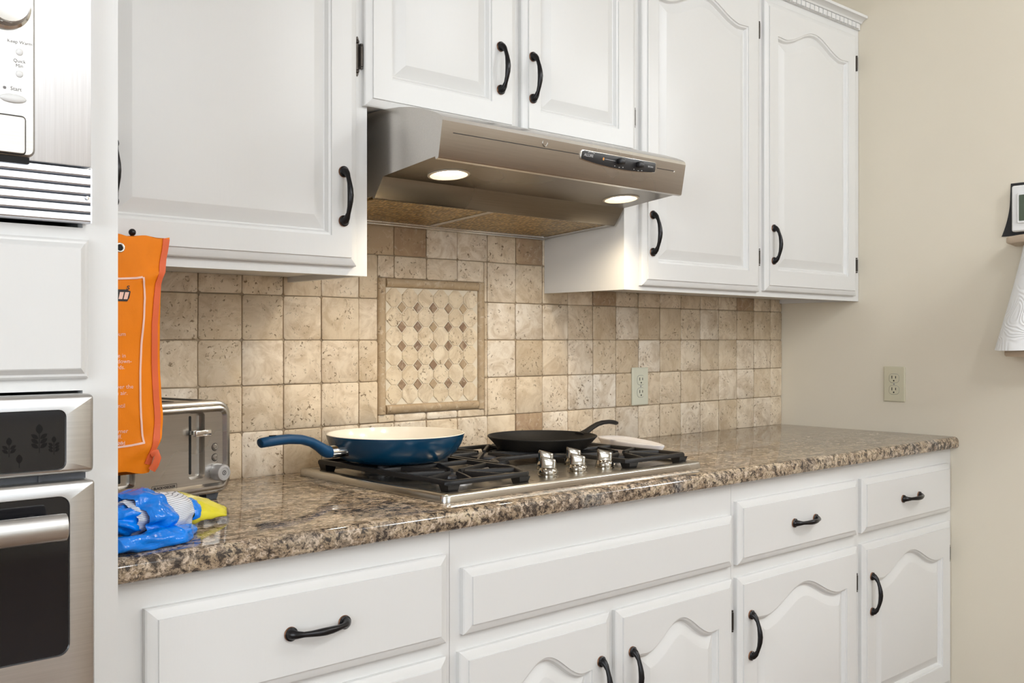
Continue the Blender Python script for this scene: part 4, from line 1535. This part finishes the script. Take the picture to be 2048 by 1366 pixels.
NU, NV = 22, 64
mb = MB()
gf, gb = [], []
for j in range(NV + 1):
    z = 1.401 - (1.401 - 0.9965) * j / NV
    xr = edge_x(z)
    rf_, rb_ = [], []
    for i in range(NU + 1):
        x = PXL + (xr - PXL) * i / NU
        dz = 0.0022 * math.sin(i * 0.9) * max(0, 1 - j / 3.0) + (0.003 * math.sin(i * 0.5 + 1)) * max(0, 1 - (NV - j) / 3.0)
        e = 0.0006 if i in (0, NU) else 0
        rf_.append((x, pouch_y(x, z), z + dz)); rb_.append((x, pouch_y(x, z, 1) + 0.0015, z + dz))
    gf.append(rf_); gb.append(rb_)
mb.loft([f + b[::-1] for f, b in zip(gf, gb)], True, True, True)
pouch = mb.build('pouch_body', M['orange'], t, angle=60)


def strip(mb, pts, w, off, thick=0.0):
    """flat ribbon lying on the pouch front along (x, z) points"""
    V = [Vector(p) for p in pts]
    a, b = [], []
    for i, p in enumerate(V):
        d = (V[min(i + 1, len(V) - 1)] - V[max(i - 1, 0)]).normalized()
        n = Vector((-d.y, d.x)) * w / 2
        a.append(p + n); b.append(p - n)
    r1_ = [(p.x, pouch_y(p.x, p.y) - off, p.y) for p in a]
    r2_ = [(p.x, pouch_y(p.x, p.y) - off, p.y) for p in b]
    if thick:
        r3 = [(x, y + thick, z) for x, y, z in r2_]
        r4 = [(x, y + thick, z) for x, y, z in r1_]
        mb.loft([[r1_[i], r2_[i], r3[i], r4[i]] for i in range(len(V))])
    else:
        mb.loft([[r1_[i], r2_[i]] for i in range(len(V))], False, False, False)


mb = MB()
zs = [1.400 - 0.0115 * k for k in range(35)]
pts = []
for z in zs:
    ins = 0.0065 if z > 1.33 else 0.0065 + 0.0055 * min(1, (1.33 - z) / 0.08)
    if z < 1.08:
        ins = 0.012 - 0.004 * min(1, (1.08 - z) / 0.06)
    pts.append((edge_x(z) - ins, z))
strip(mb, pts, 0.0120, 0.0018, 0.0016)
mb.tube([(-2.5060, PY - 0.008, 1.0260), (-2.4985, PY - 0.013, 1.0290), (-2.4965, PY - 0.014, 1.0200), (-2.5005, PY - 0.013, 1.0080), (-2.5060, PY - 0.011, 0.9990)], None, 10, flat=[(0.0065, 0.0014)] * 5, up=(0, -1, 0))
mb.build('edge_binding', M['binding'], t, weld=False, angle=60)
mb = MB()
GX, GZ_ = -2.5585, 1.3790
rings = []
for r, o_ in ((0.0048, 0.0002), (0.0052, -0.0016), (0.0068, -0.0022), (0.0084, -0.0016), (0.0088, 0.0006)):
    rings.append([(GX + r * math.cos(2 * PI * k / 28), pouch_y(GX, GZ_) + o_, GZ_ + r * math.sin(2 * PI * k / 28)) for k in range(28)])
mb.loft(rings, True, False, False)
g = mb.build('grommet', M['chrome'], t, angle=60)
mb = MB()
mb._add([(GX + 0.0050 * math.cos(2 * PI * k / 28), pouch_y(GX, GZ_) - 0.0006, GZ_ + 0.0050 * math.sin(2 * PI * k / 28)) for k in range(28)], [tuple(range(28))])
mb.build('grommet_hole', M['darkslot'], g)
mb = MB()
line = [(-2.60, 1.3265), (-2.5600, 1.3265), (-2.5330, 1.3285), (-2.5225, 1.3305)]
right = [(-2.5215, 1.3305), (-2.5185, 1.3100), (-2.5178, 1.2950), (-2.5195, 1.2600), (-2.5230, 1.2150), (-2.5250, 1.1700), (-2.5250, 1.1250), (-2.5240, 1.0900), (-2.5212, 1.0600), (-2.5190, 1.0470)]
bot = [(-2.60, 1.0410), (-2.5600, 1.0425), (-2.5400, 1.0440), (-2.5180, 1.0475)]


def dense(p, n=6):
    out = []
    for a_, b_ in zip(p, p[1:]):
        out += [(a_[0] + (b_[0] - a_[0]) * k / n, a_[1] + (b_[1] - a_[1]) * k / n) for k in range(n)]
    return out + [p[-1]]


for l in (line, right, bot):
    strip(mb, dense(l), 0.0034, 0.0016)
mb.build('printed_border', M['pinkink'], t, weld=False, angle=180)
mb = MB()


def on_pouch(x, z, slant=0.0):
    return lambda u, v: (x + u + slant * v, pouch_y(x + u, z + v) - 0.0016, z + v)


for s, x, z in (('minimum', -2.5505, 1.2330), ('place in', -2.5500, 1.1965), ('pull down-', -2.5395, 1.1870), ('wards.', -2.5515, 1.1770), ('over the', -2.5375, 1.1440), ('the air.', -2.5475, 1.1335),
                ('until', -2.5515, 1.1120), ('burner', -2.5460, 1.0690), ('off.', -2.5560, 1.0600), ('on-', -2.5510, 1.0500), ('cold', -2.5505, 1.0400 + 0.0085)):
    text_mb(mb, s, 0.0098, on_pouch(x, z - 0.003), 'RIGHT')
mb.build('printed_text', M['pinkink'], t, weld=False, angle=180)
mb = MB()
q = lambda pts: [(x, pouch_y(x, z) - 0.0015, z) for x, z in pts]
mb.mi = 0
mb._add(q([(-2.600, 1.2880), (-2.5480, 1.2885), (-2.5445, 1.2945), (-2.5425, 1.3055), (-2.5490, 1.3085), (-2.600, 1.3075)]), [(0, 1, 2, 3, 4, 5)])
text_mb(mb, 's', 0.016, on_pouch(-2.5440, 1.3080, 0.2), 'RIGHT')
mb.mi = 1
q = lambda pts: [(x, pouch_y(x, z) - 0.0019, z) for x, z in pts]
for x in (-2.563, -2.5545):
    mb._add(q([(x, 1.2920), (x + 0.0065, 1.2920), (x + 0.0095, 1.3040), (x + 0.003, 1.3040)]), [(0, 1, 2, 3)])
mb.build('printed_logo', [M['blackink'], M['pinkink']], t, weld=False, angle=180)

# ------------------------------------------------------------------ crumpled blue bag with its yellow end
t = thing('plastic_bag', (-2.560, -0.50, CT), 'crumpled blue plastic bag with striped white label and yellow end on the granite', 'plastic bag')
AX0 = Vector((-2.6200, -0.5550, 0.9520))
AX1 = Vector((-2.4930, -0.4760, 0.9420))
ad = (AX1 - AX0).normalized()
as_ = ad.cross(Vector((0, 0, 1))).normalized()      # points towards the viewer
au = as_.cross(ad).normalized()


def crumple(p, f):
    """sharp ridges, as in creased film"""
    return 1 - 2 * abs(mnoise.noise(p * f))


def bag_ring(s, r, seed, n=84, amp=0.006, sq=0.74, side=0.0):
    c = AX0.lerp(AX1, s) + as_ * side
    out = []
    for k in range(n):
        tt = 2 * PI * k / n
        d = as_ * math.cos(tt) + au * math.sin(tt) * sq
        q = Vector((math.cos(tt) * 1.6 + seed, math.sin(tt) * 1.6, s * 3.2))
        w = amp * (1.0 * mnoise.noise(q * 1.2) + 0.40 * crumple(q, 1.3) + 0.10 * crumple(q, 3.3) - 0.25)
        p = c + d * (r + w)
        p.z = max(p.z, CT + 0.0006 + 0.0004 * (k % 3))
        p.x = max(p.x, -2.6728)
        out.append(tuple(p))
    return out


def bag_part(name, prof, mat, seed, amp, sq=0.74, cap0=False, cap1=False, parent=None):
    mb = MB()
    dp = []
    for (a_, b_) in zip(prof, prof[1:]):
        for k in range(6):
            dp.append(tuple(a_[i] + (b_[i] - a_[i]) * k / 6 for i in range(2)))
    dp.append(prof[-1])
    mb.loft([bag_ring(s, r, seed, amp=amp, sq=sq) for s, r in dp], True, cap0, cap1)
    return mb.build(name, mat, parent or t, angle=85, weld=False)


bag_part('blue_wrap', [(0.37, 0.0440), (0.36, 0.0500), (0.31, 0.0545), (0.24, 0.0570), (0.10, 0.0560), (0.0, 0.0510), (-0.04, 0.0440), (0.02, 0.0400), (0.12, 0.0380)], M['blueplastic'], 3.0, 0.0120)
bag_part('striped_label', [(0.82, 0.0380), (0.78, 0.0440), (0.60, 0.0475), (0.30, 0.0490)], M['label'], 7.0, 0.0045)
bag_part('white_panel', [(0.04, 0.0410), (-0.05, 0.0375), (-0.08, 0.0320), (-0.04, 0.0270)], M['label'], 5.0, 0.0060)
bag_part('blue_core', [(0.00, 0.0310), (-0.12, 0.0300), (-0.19, 0.0250), (-0.23, 0.0150), (-0.24, 0.003)], M['blueplastic'], 9.0, 0.0100, 0.75, False, True)
bag_part('blue_collar', [(0.79, 0.0380), (0.82, 0.0430), (0.88, 0.0430), (0.95, 0.0390), (1.00, 0.0330), (1.02, 0.0280)], M['blueplastic'], 12.0, 0.0080, 0.62)
# loose blue fold lying in front, on the worktop
mb = MB()
rings = []
for k in range(43):
    s = k / 42
    c = Vector((-2.6690, -0.6300, CT + 0.014)).lerp(Vector((-2.4960, -0.5250, CT + 0.009)), s) + Vector((0.012, -0.014, 0)) * math.sin(PI * s)
    r = 0.0140 * (0.8 + 0.2 * math.sin(PI * s)) * (1 - 0.6 * max(0, s - 0.7) / 0.3)
    ring = []
    for j in range(28):
        tt = 2 * PI * j / 28
        q = Vector((s * 5, math.cos(tt) * 1.1, math.sin(tt) * 1.1 + 4))
        w = 0.0060 * mnoise.noise(q * 0.7) + 0.0030 * crumple(q, 0.9) - 0.001
        p = c + (as_ * math.cos(tt) * 1.5 + Vector((0, 0, 1)) * math.sin(tt)) * (r + w)
        p.z = max(p.z, CT + 0.0006)
        p.x = max(p.x, -2.6728)
        ring.append(tuple(p))
    rings.append(ring)
mb.loft(rings)
mb.build('loose_fold', M['blueplastic'], t, angle=85, weld=False)
# yellow end sticking out to the right
mb = MB()
YA, YB = Vector((-2.4800, -0.4200, 0.9540)), Vector((-2.5050, -0.5250, 0.9340))
YD, YC = Vector((-2.3990, -0.4400, 0.9310)), Vector((-2.4160, -0.4760, 0.9230))
rings = []
for k in range(21):
    s = k / 20
    p0, p1 = YA.lerp(YD, s), YB.lerp(YC, s)
    h = 0.0180 * (1 - s) ** 0.7 + 0.0008
    ring = []
    for j in range(32):
        tt = 2 * PI * j / 32
        v = 0.5 - 0.5 * math.cos(tt)
        up_ = math.copysign(abs(math.sin(tt)) ** 0.7, math.sin(tt))
        q = Vector((s * 2.2, v * 2.4, 7))
        p = p0.lerp(p1, v) + Vector((0, 0, 1)) * (h * up_ + 0.0035 * crumple(q, 1.5) - 0.001 + 0.004 * math.sin(PI * s) * math.sin(PI * v))
        p.z = max(p.z, CT + 0.001)
        ring.append(tuple(p))
    rings.append(ring)
mb.loft(rings)
mb.build('yellow_end', M['yellowplastic'], t, angle=55, weld=False)


# ------------------------------------------------------------------ outlets
def outlet(name, label, loc, rotz, mat):
    t = thing(name, loc, label, 'outlet', None, rotz)
    mb = MB()
    lp = rounded_rect(-0.0375, 0.0375, -0.0590, 0.0590, 0.003, 3)
    mb.loft([at_y(lp, -0.0002), at_y(lp, -0.0035), at_y(offset_loop(lp, 0.003), -0.0062)], True, True, False)
    mb.fill([at_y(offset_loop(lp, 0.003), -0.0062)])
    mb.build('cover_plate', mat, t, local=True, angle=25)
    for s in (-1, 1):
        mb = MB()
        cz = 0.0195 * s
        lp = rounded_rect(-0.0170, 0.0170, cz - 0.0145, cz + 0.0145, 0.0105, 6)
        mb.mi = 1
        mb.fill([at_y(offset_loop(lp, -0.0009), -0.0063), at_y(lp, -0.0063)])
        mb.mi = 0
        mb.loft([at_y(lp, -0.0055), at_y(lp, -0.0072), at_y(offset_loop(lp, 0.0008), -0.0078)], True, False, False)
        mb.fill([at_y(offset_loop(lp, 0.0008), -0.0078)])
        rc = mb.build('receptacle', [mat, M['greyink']], t, local=True, angle=25)
        mb = MB()
        for x, h in ((-0.0065, 0.0048), (0.0065, 0.0040)):
            mb.box(x - 0.0013, x + 0.0013, -0.0081, -0.0077, cz + 0.0035 - h, cz + 0.0035 + h)
        mb._add([(0.0027 * math.cos(k * PI / 8), -0.0081, cz - 0.0080 + 0.0027 * math.sin(k * PI / 8)) for k in range(16)], [tuple(range(16))])
        mb.build('slot', M['darkslot'], rc, local=True, weld=False)
    mb = MB().sphere((0, -0.0062, 0), 0.0028, 12, 8, (1, 0.5, 1))
    mb.build('screw', M['alu'], t, local=True)
    return t


outlet('power_outlet', 'pale double power outlet on the tiled backsplash right of the skillet', (-0.8000, -0.0095, 1.0780), 0.0, M['palegreen'])
outlet('power_outlet', 'ivory double power outlet on the bare beige wall above the worktop end', (-0.0004, -0.4430, 1.0755), -PI / 2, M['ivory'])

# ------------------------------------------------------------------ thermostat on the right wall
t = thing('thermostat', (-0.001, -0.90, 1.62), 'white thermostat with green display on a curling black backing card', 'thermostat')
mb = MB()
NT = 16
f_, b_ = [], []
for k in range(NT + 1):
    s = k / NT
    z = 1.7035 - (1.7035 - 1.5420) * s
    yl = -0.8170 + 0.0070 * s + 0.0190 * max(0, s - 0.35) ** 2 / 0.42
    lift = 0.006 * max(0, s - 0.4)
    f_.append([(-0.0022 - lift, yl, z), (-0.0022 - lift * 0.3, yl - 0.03, z), (-0.0022, -1.00, z)])
    b_.append([(-0.0010 - lift, yl, z), (-0.0010 - lift * 0.3, yl - 0.03, z), (-0.0008, -1.00, z)])
mb.loft([f + b[::-1] for f, b in zip(f_, b_)])
mb.build('backing_card', M['blackpaper'], t, angle=50)


def wall_plate(mb, y0, y1, z0, z1, x0, x1, r, bev):
    lp = [(-y, z) for y, z in rounded_rect(y0, y1, z0, z1, r, 5)]
    lp = lp[::-1]
    def at_x(l, x): return [(x, -p, q) for p, q in l]
    mb.loft([at_x(lp, x0), at_x(lp, x1 + bev), at_x(offset_loop(lp, bev), x1)], True, True, True)


mb = MB(); wall_plate(mb, -0.985, -0.8265, 1.5530, 1.6930, -0.0024, -0.022, 0.006, 0.004)
mb.build('casing', M['whiteplastic'], t)
mb = MB(); wall_plate(mb, -0.955, -0.8440, 1.5770, 1.6700, -0.0220, -0.0262, 0.006, 0.0015)
bz = mb.build('display_bezel', M['whiteplastic'], t)
mb = MB(); wall_plate(mb, -0.950, -0.8500, 1.5840, 1.6630, -0.0262, -0.0266, 0.002, 0.0001)
mb.build('display', M['lcd'], bz)

# ------------------------------------------------------------------ paper towel on its wall holder
TX, TY = -0.092, -0.955
t = thing('paper_towel_holder', (0.0, TY, 1.34), 'pale wooden wall holder for paper towels, under the thermostat', 'paper towel holder')
for z0, z1, y1 in ((1.5090, 1.5300, -0.8470), (1.1740, 1.1935, -0.8420)):
    mb = MB()
    pts = [(-0.0008, -1.07), (-0.0008, y1 + 0.012)]
    pts = [(-0.0008, TY - 0.10), (-0.0008, y1 + 0.02)]
    for k in range(13):
        a = PI / 2 - PI * k / 12
        pts.append((TX - 0.02 - 0.03 * math.cos(a - PI / 2 + PI / 2) * 0 - 0.060 * math.sin(PI * k / 12) * 0.9, y1 + 0.0 - (TY - 0.10 - y1) * 0 + (TY - 0.10 - y1) * k / 12))
    ring0 = [(x, y, z0) for x, y in pts]
    ring1 = [(x, y, z1) for x, y in pts]
    cxm = sum(p[0] for p in pts) / len(pts); cym = sum(p[1] for p in pts) / len(pts)
    shr = lambda pp, z, f: [(cxm + (x - cxm) * f, cym + (y - cym) * f, z) for x, y in pp]
    mb.loft([shr(pts, z0, 0.95), shr(pts, z0 + 0.004, 1.0), shr(pts, z1 - 0.004, 1.0), shr(pts, z1, 0.95)])
    mb.build('bracket_arm', M['tanwood'], t, angle=50)
mb = MB()
mb.tube([(TX, TY, 1.1755), (TX, TY, 1.5280)], 0.0100, 16)
mb.build('dowel', M['tanwood'], t)
mb = MB()
mb.box(-0.014, -0.0006, TY - 0.045, TY + 0.045, 1.1935, 1.5090, 0.003, 2)
mb.build('back_plate', M['tanwood'], t)

t = thing('paper_towel_roll', (TX, TY, 1.19), 'white embossed paper towel roll with its loose sheet flaring out below', 'paper towel')
mb = MB()
mb.lathe([(0.018, 1.1960), (0.058, 1.1960), (0.0595, 1.1975), (0.0595, 1.4985), (0.058, 1.5000), (0.018, 1.5000), (0.018, 1.1960)], (TX, TY, 0), 48)
mb.build('roll', M['towel'], t, angle=40)
mb = MB()
rings = []
for j in range(31):
    s = j / 30
    z = 1.5015 - (1.5015 - 1.1950) * s
    ring = []
    for k in range(49):
        a = math.radians(35 + 190 * k / 48)
        fl = 0.0780 * s ** 1.1 * max(0.0, math.cos((a - math.radians(100)) * 0.8)) ** 1.2
        r = 0.0612 + 0.0012 + fl
        dz = 0.008 * math.sin(a * 2.0) * s * 0.4
        x = min(TX + r * math.cos(a), -0.016)
        ring.append((x, TY + r * math.sin(a), z + dz))
    rings.append(ring)
bk = [[(x + (TX - x) * 0.012, y + (TY - y) * 0.012, z) for x, y, z in r_] for r_ in rings]
mb.loft([r_ + q_[::-1] for r_, q_ in zip(rings, bk)], True, True, True)
mb.build('loose_sheet', M['towel'], t, angle=60, weld=False)
